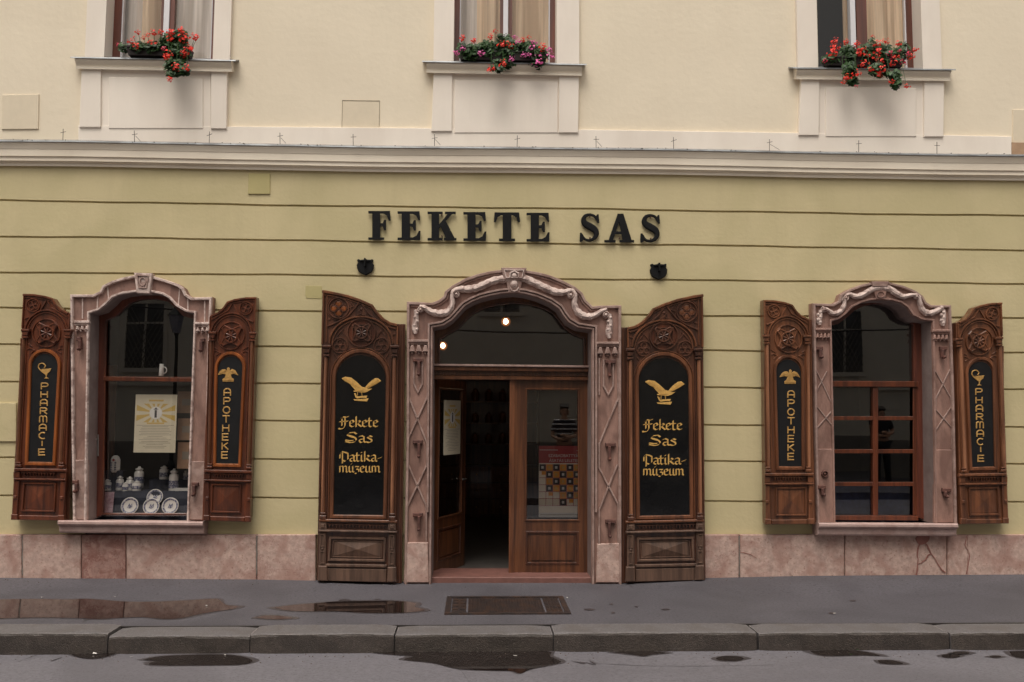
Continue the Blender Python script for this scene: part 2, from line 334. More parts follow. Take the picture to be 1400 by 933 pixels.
def offset(pts, d, closed=False):
    "d > 0 moves towards the inside of the outline"
    nr = normals(pts, closed)
    if closed:
        A = sum(pts[i][0] * pts[(i + 1) % len(pts)][1] - pts[(i + 1) % len(pts)][0] * pts[i][1] for i in range(len(pts)))
        if A < 0: d = -d
    return [(p[0] + n[0] * d, p[1] + n[1] * d) for p, n in zip(pts, nr)]
def rect(x0, y0, x1, y1): return [(x0, y0), (x1, y0), (x1, y1), (x0, y1)]
def circ(cx, cy, r, n=16, ry=None, a0=0, a1=2 * math.pi):
    full = abs(a1 - a0 - 2 * math.pi) < 1e-6; k = n if full else n + 1
    return [(cx + r * math.cos(a0 + (a1 - a0) * i / n), cy + (ry or r) * math.sin(a0 + (a1 - a0) * i / n)) for i in range(k)]
def smooth_line(pts, k=3):
    "Catmull-Rom"
    out = []; n = len(pts)
    for i in range(n - 1):
        p0, p1, p2, p3 = pts[max(i - 1, 0)], pts[i], pts[i + 1], pts[min(i + 2, n - 1)]
        for j in range(k):
            t = j / k
            out.append(tuple(.5 * ((2 * p1[a]) + (-p0[a] + p2[a]) * t + (2 * p0[a] - 5 * p1[a] + 4 * p2[a] - p3[a]) * t * t + (-p0[a] + 3 * p1[a] - 3 * p2[a] + p3[a]) * t ** 3) for a in (0, 1)))
    out.append(tuple(pts[-1])); return out
def arch(x0, x1, ytop, yspring, n=12):
    cx, rx = (x0 + x1) / 2, (x1 - x0) / 2
    return [(cx - rx * math.cos(math.pi * i / n), yspring - (yspring - ytop) * math.sin(math.pi * i / n)) for i in range(n + 1)]

# ================================================================== GROUND
KY = -2.24
ZR = -.145
wall_line = [(-700, 786), (0, 790), (110, 791), (350, 792.5), (432, 794), (500, 797), (850, 797), (965, 790.5), (1100, 787.5), (1400, 785.5), (2100, 783)]
wl = [(P(x, y, -.05)) for x, y in wall_line]
def zw(X):
    for (a, za), (b, zb) in zip(wl, wl[1:]):
        if X <= b: return za + (zb - za) * max(0, (X - a)) / (b - a)
    return wl[-1][1]
def zpav(X, Y):
    t = max(0, 1 + Y / .85); t = t * t * (3 - 2 * t)
    return zw(X) * t
b = MB(); NX = 160
xs = [-40] + [-9 + 18 * i / NX for i in range(NX + 1)] + [40]
ys = [.35, 0, -.08, -.2, -.35, -.5, -.65, -.85, -1.4, KY + .30]
vs = [(x, y, zpav(max(-9, min(9, x)), min(0, y))) for y in ys for x in xs]; n = len(xs)
b.add(vs, [(j * n + i, j * n + i + 1, (j + 1) * n + i + 1, (j + 1) * n + i) for j in range(len(ys) - 1) for i in range(n - 1)])
tag(b.build('pavement', asphalt, smooth=True), kind='structure')
b = MB(); b.box((-40, -9, ZR - .1), (40, KY + .25, ZR)); tag(b.build('road', roadm), kind='structure')
b = MB(); b.box((-40, -15, -.3), (40, -9, 0)); tag(b.build('far_pavement', asphalt), kind='structure')
b = MB(); b.add([(-300, -300, -.32), (300, -300, -.32), (300, 300, -.32), (-300, 300, -.32)], [(0, 1, 2, 3)]); tag(b.build('ground', asphalt), kind='structure')
# kerb stones: joints as seen
kerb = thing('kerb', 'long kerb of grey granite blocks between the pavement and the road', 'kerb', (0, KY, ZR))
kj = [-260, -50, 146, 341, 539, 757, 1038, 1300, 1480, 1690]
for i in range(len(kj) - 1):
    x0 = P(kj[i], 875, KY)[0] + .006; x1 = P(kj[i + 1], 875, KY)[0] - .006
    if i == 5: x1 -= .012
    dz = [0, .022, -.004, .008, -.002, .006, .0, -.004, 0][i]; dy = random.uniform(-.008, .008); ch = .022
    m = MB(); prof = [(.30, -.05), (.30, .148 + dz), (ch, .147 + dz), (.006, .140 + dz), (0, .125 + dz), (-.004 + dy * .3, -.02)]
    n2 = 14; vs = []
    for k in range(n2 + 1):
        t = k / n2; X = x0 + (x1 - x0) * t; e = min(t, 1 - t) * (x1 - x0)
        rr = .02 if e < .001 else (.006 if e < .1 else 0)
        for q, (py_, pz) in enumerate(prof):
            jit = random.uniform(-.004, .004) if 1 < q < 5 else 0
            vs.append((X, py_ + dy + (rr if q > 1 else 0) + jit, pz - (rr * .6 if 0 < q < 5 else 0) + jit * .7))
    k_ = len(prof)
    fs = [(a * k_ + q, a * k_ + q + 1, (a + 1) * k_ + q + 1, (a + 1) * k_ + q) for a in range(n2) for q in range(k_ - 1)] + [tuple(range(k_)), tuple(n2 * k_ + q for q in range(k_))]
    m.add(vs, fs, 0)
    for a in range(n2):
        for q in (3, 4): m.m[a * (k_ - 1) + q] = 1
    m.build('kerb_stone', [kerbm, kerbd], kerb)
m = MB(); m.box((-9, .298, .10), (9, .318, .1475)); m.box((-9, .03, .0), (9, .25, .10)); m.build('joint_filler', tar, kerb)

def flat(name, pts, z, mt, label=None, cat=None, kind='structure', smooth=3):
    b = MB(); q = smooth_line(pts + [pts[0]], smooth)[:-1] if smooth else pts
    b.add([G(x, y, z) + (z,) for x, y in q], [tuple(range(len(q)))]); return tag(b.build(name, mt), label, cat, None, kind)
zp = .004
puds = [
 [(-60, 822), (0, 820), (45, 819), (92, 820), (120, 819), (175, 823), (225, 822.5), (265, 820.5), (295, 818.7), (302, 822), (310, 827.5), (325, 829), (317, 833), (295, 836), (272, 840), (250, 845), (225, 846.5), (195, 844), (162, 845), (135, 846.5), (100, 845), (50, 844.5), (0, 845.5), (-60, 846)],
 [(375, 831), (400, 827.5), (432, 825), (462, 822.5), (525, 821.7), (557, 823), (569, 826), (567, 830), (581, 834.5), (550, 838), (500, 838), (462, 836), (400, 835.5)],
 [(350, 845), (362, 842), (385, 842.5), (400, 845.5), (375, 847)]]
def grow(p, d, seed):
    r = random.Random(seed); q = offset(p, -d, True)
    return [(x + r.uniform(-2.5, 2.5) * (d > 1), y + r.uniform(-.3, .3)) for x, y in [(p_[0] + (a[0] - p_[0]) * 3.0, p_[1] + (a[1] - p_[1]) * .62) for p_, a in zip(p, q)]]
margin = mat('damp_margin', (.060, .051, .054), .42, .25, 45, .8, 90, speck=((.035, .03, .032), 75, .56, .6))
for i, p in enumerate(puds): flat('damp_margin', grow(p, 1.6, i), zp - .002, margin)
for p in puds: flat('puddle', p, zp, water)
rp = [
 [(195, 902.5), (220, 897.5), (275, 895), (320, 896), (345, 902.5), (335, 908), (295, 909.5), (212, 909.5), (206, 906), (213, 904)],
 [(90, 891.5), (160, 890), (147, 897.5), (127, 900.7), (107, 898.7)],
 [(495, 890), (540, 888.8), (640, 889.5), (745, 890), (752, 897.5), (767, 905), (750, 910), (725, 915), (712, 921), (700, 917.5), (680, 917), (632, 915), (610, 911), (590, 906), (552, 902), (566, 897.5), (540, 895.5), (510, 892.5)],
 [(837, 892), (870, 889.5), (910, 892.5), (890, 895), (880, 897.5), (865, 895)],
 circ(998, 900.5, 19, 10, 3.4),
 [(1107, 890), (1170, 889.5), (1205, 897), (1180, 896), (1125, 896.5)],
 [(1200, 903), (1220, 903), (1235, 908), (1206, 907.5)],
 circ(1300, 897, 13, 8, 2.6), circ(1314, 893, 12, 8, 2), circ(1361, 898, 8, 8, 1.4),
 [(1380, 891), (1440, 889.5), (1440, 901), (1390, 899)]]
for i, p in enumerate(rp): flat('damp_margin', grow(p, 1.5, 50 + i), ZR + .002, margin)
for p in rp: flat('puddle', p, ZR + .004, water)
for p in [[(8, 813), (30, 806), (45, 800), (58, 798), (46, 804), (30, 812), (18, 817)], circ(806, 833.5, 8, 8, 1.3), circ(910, 833.3, 6, 8, 1.1), circ(838, 838, 3, 6, 1), circ(836, 826, 2.5, 6, .8), circ(870, 829.5, 2.5, 6, .8),
          circ(103, 815, 9, 8, 1.2), circ(283, 806, 5, 8, 1), circ(1138, 838.5, 6, 8, 1.1), circ(1166, 821.5, 5, 6, .7), circ(471, 820.5, 8, 8, 1.2), circ(516, 819.5, 4, 6, .6)]:
    flat('damp_patch', p, zp - .001, damp)
for p in [[(800, 905), (812, 909), (806, 908)], [(805, 902), (815, 908), (811, 908)], [(780, 904), (800, 906), (798, 908), (790, 906)]]: flat('damp_patch', p, ZR + .003, damp)
# cracks in the asphalt
def crack(pts, z, wpx=.35, seed=1):
    r = random.Random(seed); b = MB(); q = [(x + r.uniform(-1, 1), y + r.uniform(-.25, .25)) for x, y in smooth_line(pts, 3)]
    vs = []
    for x, y in q: vs += [G(x, y - wpx * r.uniform(.3, 1.2), z) + (z,), G(x, y + wpx * r.uniform(.3, 1.2), z) + (z,)]
    b.add(vs, [(2 * i, 2 * i + 1, 2 * i + 3, 2 * i + 2) for i in range(len(q) - 1)]); tag(b.build('asphalt_crack', tar), kind='structure')
crack([(5, 811), (25, 806), (55, 798)], .003, .5); crack([(20, 818), (28, 810), (48, 802)], .003, .6, 2)
crack([(315, 802), (320, 797), (323, 795)], .02, .5, 3); crack([(857, 796), (864, 803)], .004, .4, 4); crack([(972, 803), (984, 794)], .01, .4, 5)
crack([(112, 852), (118, 848), (122, 847)], .002, .5, 6)
crack([(620, 912), (632, 918), (642, 933)], ZR + .003, .3, 7); crack([(790, 905), (900, 911), (1060, 909)], ZR + .003, .15, 8)
crack([(25, 905), (50, 896)], ZR + .003, .25, 9); crack([(70, 904), (84, 899)], ZR + .003, .4, 10)
# litter
for i, (x, y, r_, z) in enumerate([(129, 895.5, .02, ZR), (308, 896.5, .009, ZR), (704, 898, .012, ZR), (283, 829, .012, 0), (180, 899, .012, ZR), (57, 817.5, .01, 0), (157, 817, .012, 0), (777, 818, .012, 0), (1262, 795.5, .008, 0), (1171, 889, .012, ZR), (1162, 896, .014, ZR), (24, 789.5, .012, 0.05), (1141, 839.5, .01, 0)]):
    X, Y = G(x, y, z + .004); b = MB(); r = random.Random(i)
    b.add([(r.uniform(-1, 1) * r_ * 1.6, r.uniform(-1, 1) * r_, r.uniform(0, .8) * r_) for _ in range(6)], [(0, 1, 2), (2, 3, 4), (4, 5, 0), (1, 3, 5)])
    o = b.build('litter_scrap', paperw if i not in (9, 10) else leafm)
    o.location = (X, Y, z + .006)
    lab = ['white crumpled scrap in the puddle edge left under the kerb', 'tiny white scrap in the oval road puddle', 'tiny white scrap in the large puddle under the middle kerb stone', 'tiny white scrap in the long reflecting pavement puddle',
           'pale scrap on the road right of the leftmost kerb joint', 'white fleck on the pavement beyond the left end of the long puddle', 'white fleck on the pavement beyond the middle of the long puddle', 'white fleck on the pavement at the right corner of the iron cover', 'white fleck at the foot of the right window plinth',
           'small leaf against the kerb foot under the right window', 'small leaf in the damp patch under the right window kerb', 'white fleck at the wall foot under the leftmost shutter', 'white fleck on the pavement in front of the right window'][i]
    tag(o, lab, 'litter')

r = random.Random(11); m = MB()
for i in range(420):
    g_ = i % 2; X = r.uniform(-6.2, 6.5); 
    if g_: Y = KY - abs(r.gauss(0, .12)) - .01; Z = ZR
    else: Y = -.05 - abs(r.gauss(0, .10)); Z = zpav(X, Y)
    s_ = r.uniform(.003, .009); m.add([(X - s_, Y, Z), (X + s_, Y - s_ * .5, Z), (X, Y + s_, Z), (X + r.uniform(-.3, .3) * s_, Y, Z + s_)], [(0, 1, 3), (1, 2, 3), (2, 0, 3)])
tag(m.build('grit', mat('grit', (.13, .10, .085), .9, .6, 9, 0)), kind='stuff')
# manhole cover
mc = [G(614, 817, 0), G(767, 817, 0), G(778, 840.5, 0), G(605, 840.5, 0)]
cx = sum(p[0] for p in mc) / 4; cy = sum(p[1] for p in mc) / 4
man = thing('service_cover', 'rectangular cast iron service cover with ribbed lid set in the pavement by the door', 'manhole cover', (cx, cy, 0))
x0, x1 = mc[0][0] - cx - .02, mc[1][0] - cx + .02; y1, y0 = mc[0][1] - cy, mc[2][1] - cy
b = MB(); t = .05
b.box((x0, y0, -.03), (x1, y0 + t, .012)); b.box((x0, y1 - t, -.03), (x1, y1, .012)); b.box((x0, y0 + t, -.03), (x0 + t, y1 - t, .012)); b.box((x1 - t, y0 + t, -.03), (x1, y1 - t, .012))
b.build('frame', grate, man)
def lid(xa, xb, nx, ny):
    b = MB(); b.box((xa, y0 + t + .01, -.02), (xb, y1 - t - .01, .002)); b.build('lid', grate, man)
    c = MB(); dx = (xb - xa) / nx; dy = (y1 - y0 - 2 * t - .02) / ny
    for i in range(nx):
        for j in range(ny):
            c.box((xa + dx * (i + .15), y0 + t + .01 + dy * (j + .15), .002), (xa + dx * (i + .85), y0 + t + .01 + dy * (j + .85), .007))
    tag(c.build('tread_studs', grate, man), kind='stuff')
wx = x1 - x0
lid(x0 + t + .01, x0 + wx * .17, 2, 5); lid(x0 + wx * .185, x0 + wx * .80, 26, 14); lid(x0 + wx * .815, x1 - t - .01, 4, 10)

# ================================================================== THE BUILDING
bld = thing('pharmacy_building', 'two storey pharmacy museum, cream plaster above and olive plaster below with pink stone surrounds', 'building', (0, 0, 0))
def wav(x, ph): return .55 * math.sin(x * .0081 + ph) + .35 * math.sin(x * .023 + ph * 2.1) + .22 * math.sin(x * .061 + ph * 3.7)
def lin(y0, y1, slack=0): return lambda x: y0 + (y1 - y0) * x / 1400.0 + wav(x, y0)
grooves = [lin(274.7, 295.3), lin(323.7, 342), lin(372, 388.6), lin(421, 436), lin(470.6, 482.8), lin(521.5, 533), lin(573, 584.5), lin(625.5, 634), lin(678, 687.5)]
wall_top = lin(215, 232); wall_bot = lin(732, 732)
# outlines of the stone surrounds, as seen
D_out = [(553, 799), (553.5, 742), (556, 600), (556.5, 413), (591, 414.5), (600, 411), (606.6, 406), (608.5, 399), (618.6, 391), (636, 381.5), (653, 375.5), (670, 371.5), (686, 369.5), (703, 368.5), (720.6, 370.5), (736, 373), (751.5, 377), (768.6, 384), (786, 392.6), (796, 401), (801, 411), (810, 419.5), (820, 418.5), (849, 418), (849, 600), (849.5, 799)]
D_in = [(590, 799), (591, 700), (592.5, 449), (606.6, 446.5), (618.6, 439), (627, 430), (636, 420), (646, 414), (658, 409), (670, 406), (685, 403), (703, 401.5), (717, 403), (734, 407.5), (751.5, 415), (763, 423), (768.6, 432), (775.5, 441), (789, 449), (808.5, 452), (808.5, 700), (808.5, 799)]
L_out = [(101, 712), (99, 600), (97, 403), (128, 403), (137, 399), (141, 391), (154, 384.6), (168, 380), (183, 377), (195, 376), (208, 377.3), (226.6, 382.5), (245, 389), (252, 394), (256, 402.5), (263, 407), (291, 406.5), (289, 460), (283, 712)]
L_in = [(119.5, 712), (121, 600), (123.7, 429), (137, 425), (148, 415.5), (155.6, 407.5), (168, 403), (184.7, 400.6), (206.6, 400.4), (223, 403.7), (232, 409), (241, 419), (254, 427), (266, 429), (262, 540), (256, 712)]
R_out = [(1116, 716), (1113, 600), (1110, 415), (1137.7, 416), (1145.5, 411.7), (1148, 403), (1160, 396), (1177, 389.4), (1191, 386.5), (1204, 385.8), (1217, 387), (1234, 391), (1251, 398), (1260.5, 405), (1265, 413.4), (1272, 417.7), (1299, 417.5), (1303, 540), (1307, 716)]
R_in = [(1142, 716), (1140, 600), (1136.5, 440), (1146, 437.5), (1156.6, 429.7), (1165, 421), (1177, 415), (1189, 411.8), (1204, 410.8), (1217, 411.7), (1230, 415), (1239, 421), (1246, 431.5), (1258, 438), (1273, 440), (1275, 560), (1277, 716)]
SY = -.10     # face of the stone surrounds
def mid(o, i): 
    # hole in the plaster: a bit outside the stone's inner outline, as world X/Z
    q = offset(i, 9); 
    A = sum(p[0] for p in o) / len(o); 
    cy_ = sum(p[1] for p in i) / len(i)
    q2 = offset(i, -9)
    return q if min(p[0] for p in q) < min(p[0] for p in q2) else q2
holes = [[P(x, y, SY) for x, y in mid(o, i)] for o, i in ((L_out, L_in), (D_out, D_in), (R_out, R_in))]
def hole_at(h, z):
    xs_ = []
    for (a, za), (b_, zb) in zip(h, h[1:]):
        if (za - z) * (zb - z) <= 0 and za != zb: xs_.append(a + (b_ - a) * (z - za) / (zb - za))
    if z <= max(h[0][1], h[-1][1]) and z > -1 and len(xs_) < 2: return (h[0][0], h[-1][0]) if z < min(h[0][1], h[-1][1]) else None
    return (min(xs_), max(xs_)) if len(xs_) >= 2 else None
XL, XR = -600, 2000
def wall_rows(getmb, top, bot, Y, rows, lips=True, g=0.0, hh=holes):
    "sheet between two lines, row by row, left open where the surrounds stand"
    for k in range(rows):
        la = lambda x, t=k / rows: (top(x) + g) * (1 - t) + (bot(x) - g) * t
        lb = lambda x, t=(k + 1) / rows: (top(x) + g) * (1 - t) + (bot(x) - g) * t
        cuts = []
        for h in hh:
            z_ = P(700 + 128 * (h[0][0] + h[-1][0]) / 2, (la(700) + lb(700)) / 2, 0)[1]
            pxm = 660 + 125 * (h[0][0] + h[-1][0]) / 2
            z_ = P(pxm, (la(pxm) + lb(pxm)) / 2, 0)[1]
            c = hole_at(h, z_)
            if c: cuts.append(c)
        X0 = P(XL, 500, 0)[0]; segs = []
        for c in sorted(cuts): segs.append((X0, c[0])); X0 = c[1]
        segs.append((X0, P(XR, 500, 0)[0]))
        for si, (a, b_) in enumerate(segs):
            mb = getmb(si if len(segs) > 1 and not (len(segs) < 4) else (si if len(segs) == 4 else 10 + si)) if lips else getmb(0)
            n_ = max(1, int((b_ - a) / .22))
            for q in range(n_):
                xa = a + (b_ - a) * q / n_; xb = a + (b_ - a) * (q + 1) / n_
                def Zof(X, ln):
                    px = 652 + X * 125
                    for _ in range(4):
                        px += (X - P(px, ln(px), Y)[0]) * 125
                    return P(px, ln(px), Y)[1]
                v = [(xa, Y, Zof(xa, la)), (xb, Y, Zof(xb, la)), (xb, Y, Zof(xb, lb)), (xa, Y, Zof(xa, lb))]
                mb.add(v, [(0, 1, 2, 3)])
                if lips and k == 0: mb.add([v[0], v[1], (v[1][0], .03, v[1][2] + .003), (v[0][0], .03, v[0][2] + .003)], [(0, 1, 2, 3)])
                if lips and k == rows - 1: mb.add([v[3], v[2], (v[2][0], .03, v[2][2] + .004), (v[3][0], .03, v[3][2] + .004)], [(0, 1, 2, 3)])
bounds = [wall_top] + grooves + [wall_bot]
for i in range(len(bounds) - 1):
    parts = {}
    def pick(k): return parts.setdefault(k, MB())
    wall_rows(pick, bounds[i], bounds[i + 1], 0, 12 if i > 1 else 4, True, 1.35)
    for k in sorted(parts): parts[k].build('plaster_band', olive, bld)
parts = {}
wall_rows(pick, wall_top, lin(800, 795), .026, 120, False)
for k in sorted(parts): parts[k].build('wall', olive, bld)

# ---- plinth of pink marble blocks
pj = [-330, -160, 30, 111, 172, 351, 432]
pk = [963, 1011, 1155, 1295, 1450, 1640]
def plinth(a, b_, mt, lab=None):
    m = MB(); yf = -.045 - random.uniform(0, .006)
    pts = [(a + .55, 731.5), (b_ - .5, 731.5), (b_ - .6, 800), (a + .5, 800)]
    m.prism(P, pts, yf, .02, .8); m.build('plinth_stone', mt, bld, label=lab)
for a, b_ in zip(pj, pj[1:]): plinth(a, b_, marble_d if a == 111 else marble, 'dark red veined plinth stone' if a == 111 else None)
for a, b_ in zip(pk, pk[1:]): plinth(a, b_, marble)
plinth(1322, 1323.5, marble)
def veins(pts, wpx, Y, mt, seed):
    r = random.Random(seed); m = MB(); q = [(x + r.uniform(-.8, .8), y + r.uniform(-.8, .8)) for x, y in smooth_line(pts, 3)]
    m.bead(P, q, wpx, Y, .0015, wds=[wpx * r.uniform(.5, 1.4) for _ in q]); return m
m = MB(); m.prism(P, smooth_line([(1252, 737), (1256, 731.6), (1264, 727), (1270, 730), (1271, 737), (1266, 743), (1257, 745), (1252, 737)], 2)[:-1], -.056, -.04)
m.build('stone_patch', marble_p, bld, label='dark red repair in the pale plinth under the right window')
for i, (pts, w_) in enumerate([([(1258, 743), (1254, 755), (1255, 770), (1252, 786)], 1.6), ([(1265, 742), (1272, 755), (1278, 765), (1292, 784)], 1.8), ([(1272, 757), (1262, 768), (1255, 772)], 1.2),
                               ([(1322, 733), (1320, 745), (1325, 760), (1321, 785)], 1.0), ([(1012, 756), (1022, 757), (1035, 764)], .7)]):
    veins(pts, w_, -.0525, marble_p, i).build('stone_crack', marble_p, bld)

stainm = mat('grey_joint_stain', (.17, .145, .125), .8, .3, 25, .2, 60)
for x in (31, 351, 1011):
    m = MB(); r = random.Random(x); m.bead(P, [(x + r.uniform(-.6, .6), 733 + k * 6) for k in range(10)], 2, -.0505, .0006, wds=[r.uniform(.8, 2.6) for _ in range(10)]); m.build('joint_stain', stainm, bld)
# ---- cornice between the storeys
ct = lin(193, 212)
def run(name, prof, mt, x0=XL, x1=XR, parent=bld, line=ct, step=100, cap=False, lab=None):
    "moulding drawn along the facade; prof = (px below the line, depth)"
    m = MB(); xs_ = [x0 + (x1 - x0) * i / max(1, round((x1 - x0) / step)) for i in range(max(1, round((x1 - x0) / step)) + 1)]
    vs = []; YM = min(p[1] for p in prof)
    for x in xs_:
        for dy, Y in prof:
            X, Z = P(x, line(x) + dy + (wav(x, 3.3) if step == 100 else 0), Y)
            vs.append((P(x, line(x), YM)[0], Y, Z))
    k = len(prof); fs = [(i * k + q, i * k + q + 1, (i + 1) * k + q + 1, (i + 1) * k + q) for i in range(len(xs_) - 1) for q in range(k - 1)]
    if cap: fs += [tuple(range(k)), tuple((len(xs_) - 1) * k + q for q in range(k))]
    m.add(vs, fs); return m.build(name, mt, parent, label=lab)
run('cornice', [(2, .0), (1.6, -.12), (4, -.122), (5.5, -.115), (8.5, -.105), (11, -.098), (11.8, -.093), (20.8, -.091), (21.2, -.084), (22.6, -.072), (23.2, -.075), (27.2, -.075), (27.8, -.055), (29.4, -.052), (30.2, -.036), (34.5, -.032), (34.5, .01)], corn)
run('cornice_flashing', [(-2.0, .02), (-.2, -.135), (1.2, -.138), (1.4, -.13), (1.4, 0)], zinc)

# ---- upper wall with three window openings
wins = [  # opening x0,x1 | sill line y | pier xs | apron
 dict(x0=142, x1=290.7, ys=79.5, pl=(115.5, 142), pr=(290.7, 314), sill=(96, 322, 78, 82.5), ap=(109, 137.5, 288, 310), line=(148.5, 277.5, 105, 172), slope=3),
 dict(x0=620, x1=761, ys=84.5, pl=(592.5, 620), pr=(761, 792), sill=(577, 802, 83.5, 88), ap=(590.5, 618, 764, 791), line=(621, 763, 109, 178), slope=3),
 dict(x0=1118.6, x1=1262, ys=93.5, pl=(1091, 1118.6), pr=(1262, 1288), sill=(1084, 1307, 92.5, 95), ap=(1093, 1120, 1263.5, 1290.5), line=(1129, 1253, 118, 183), slope=3)]
m = MB(); xsu = [XL] + [v for w_ in wins for v in (w_['x0'], w_['x1'])] + [XR]
for i in range(len(xsu) - 1):
    a, b_ = xsu[i], xsu[i + 1]
    yb = 193 + 19 * (a + b_) / 2800 - 3; ya = -430
    if i % 2 == 1: ya = wins[i // 2]['ys'] + 4
    Xa, Xb = P(a, 80, -.0)[0], P(b_, 80, -.0)[0]
    Z0, Z1 = P((a + b_) / 2, yb + 15, 0)[1], P((a + b_) / 2, ya, 0)[1]
    if i % 2 == 1: Z1 = P(wins[i // 2]['x0'], ya, 0)[1]
    m.add([(Xa, 0, Z0), (Xb, 0, Z0), (Xb, 0, Z1), (Xa, 0, Z1)], [(0, 1, 2, 3)])
ztop = P(700, -430, 0)[1]
m.build('upper_wall', cream, bld)
m = MB(); m.box((P(XL, 0)[0], .35, ztop), (P(XR, 0)[0], 8, ztop + .1)); m.box((P(XL, 0)[0], -.3, ztop - .15), (P(XR, 0)[0], .35, ztop + .1)); m.build('roof', zinc, bld)
# white plinth band over the cornice
m = MB(); pb = [(-20, 177.5), (106, 178), (106, 172.5), (1383, 188), (1383, 214), (-20, 214)]
m.prism(P, [(107, 171.5), (470, 174.5), (800, 177.5), (1290, 185), (1383, 187), (1383, 222), (107, 205)], -.035, .0, .4)
m.build('white_band', white, bld)
m = MB(); m.prism(P, [(1383, 195), (2000, 203), (2000, 225), (1383, 218)], -.03, 0); m.build('stained_band', mat('brown_stained_plaster', (.42, .27, .17), .9, .2, 8, .3, 20), bld)
def persp_x(x, y, yr=80):   # keeps trims upright: x seen at height yr, moved to height y
    return x
for wi, w_ in enumerate(wins):
    sl_ = lambda x, w_=w_: w_['sill'][2] + (w_['sill'][3] - w_['sill'][2]) * (x - w_['sill'][0]) / (w_['sill'][1] - w_['sill'][0])
    def up(mb, x0, x1, Y, ytop=-430, ybot=None, Yb=0, bev=.3):
        yb = (w_['ys'] + 3 if ybot is None else ybot); X0, Zb = P(x0, yb, Y); X1, _ = P(x1, yb, Y); Zt = P(x0, ytop, Y)[1]
        mb.box((X0, Y, Zb), (X1, Yb, Zt))
    m = MB(); up(m, *w_['pl'], -.05); m.build('window_architrave', white, bld)
    m = MB(); up(m, *w_['pr'], -.05); m.build('window_architrave', white, bld)
    # apron: outer plate, pilasters and sunk panel
    a0, a1, a2, a3 = w_['ap']; yb = 174 + wi * 5.5
    m = MB(); m.prism(P, [(a1, w_['ys'] + 12), (a2, w_['ys'] + 14), (a2, yb + 4), (a1, yb + 4)], -.03, 0)
    m.build('apron', white, bld)
    m = MB(); m.prism(P, [(a0 + 2.5, w_['ys'] + 12), (a1 + .5, w_['ys'] + 12), (a1 - .3, yb), (a0 - .8, yb)], -.055, 0, .5); m.build('apron_pilaster', white, bld)
    m = MB(); m.prism(P, [(a2 + .5, w_['ys'] + 13), (a3 + .6, w_['ys'] + 14), (a3 - .5, yb + 2), (a2, yb + 2)], -.055, 0, .5); m.build('apron_pilaster', white, bld)
    l0, l1, ly0, ly1 = w_['line']
    m = MB(); m.prism(P, [(l0, ly0 + .4), (l1, ly0 + 2.5), (l1, ly1 + 4), (l0, ly1 + 4)], -.044, 0, .8); m.build('apron_panel', white, bld)
    # sill moulding with zinc flashing
    s0, s1, _, _ = w_['sill']
    run('sill_moulding', [(1, .05), (1, -.115), (3, -.12), (5, -.11), (8, -.09), (10.5, -.075), (12.0, -.072), (12.6, -.085), (16.0, -.085), (16.3, 0)], corn, s0 + 6, s1 - 6, line=sl_, cap=True, step=400)
    run('sill_flashing', [(-1.5, .25), (-.2, -.135), (1.2, -.14), (1.4, -.135), (1.4, .2)], zinc, s0, s1, line=sl_, cap=True, step=400)
    # reveals
    X0 = P(w_['x0'], w_['ys'], -.05)[0]; X1 = P(w_['x1'], w_['ys'], -.05)[0]; Z0 = P((w_['x0'] + w_['x1']) / 2, w_['ys'] + 2, 0)[1]; Z1 = ztop
    WY = .16
    m = MB(); m.box((X0 - .04, -.01, Z0 - .05), (X0, WY + .1, Z1)); m.box((X1, -.01, Z0 - .05), (X1 + .04, WY + .1, Z1)); m.build('reveal', white, bld)
    # window: outer frame, centre post, casements, panes
    fr = MB(); fw = [.085, .06, .07][wi]; Zb = P(w_['x0'], w_['ys'], WY)[1] - .06
    fr.box((X0, WY, Zb), (X0 + fw, WY + .07, Z1)); fr.box((X1 - fw, WY, Zb), (X1, WY + .07, Z1)); fr.box((X0 + fw, WY, Zb - .02), (X1 - fw, WY + .07, Zb + .06))
    wf = fr.build('upper_window', win_red, bld)
    pc = [(223, 230.5, 230.5, 238), (688, 694.5, 683, 700), (1163, 1170, 1170, 1185)][wi]
    q = lambda px, Y: P(px, 40, Y)[0]
    m = MB(); m.box((q(pc[0], WY - .03), WY - .03, Zb), (q(pc[1], WY - .03), WY + .05, Z1)); m.build('mullion', metal_w, wf)
    m = MB()
    if wi == 1:
        m.box((q(683.5, WY), WY, Zb), (q(688, WY), WY + .05, Z1)); m.box((q(695, WY), WY, Zb), (q(700, WY), WY + .05, Z1))
    elif wi == 0:
        m.box((q(219.5, WY), WY, Zb), (q(222.5, WY), WY + .05, Z1)); m.box((q(231, WY), WY - .01, Zb), (q(238, WY), WY + .05, Z1))
    else:
        m.box((q(1170.5, WY), WY - .02, Zb), (q(1184.5, WY), WY + .05, Z1))
    m.build('casement_stile', win_red, wf)
    m = MB(); e = .012
    m.box((X0 + fw, WY + .01, Zb), (X0 + fw + e, WY + .06, Z1)); m.box((X1 - fw - e, WY + .01, Zb), (X1 - fw, WY + .06, Z1)); m.build('glazing_edge', metal_w, wf)
    xm = (q(pc[0], WY) + q(pc[1], WY)) / 2
    for a, b_ in ((X0 + fw, xm), (xm, X1 - fw)):
        m = MB(); m.add([(a, WY + .03, Zb), (b_, WY + .03, Zb), (b_, WY + .03, Z1), (a, WY + .03, Z1)], [(0, 1, 2, 3)]); m.build('pane', glass_up, wf)
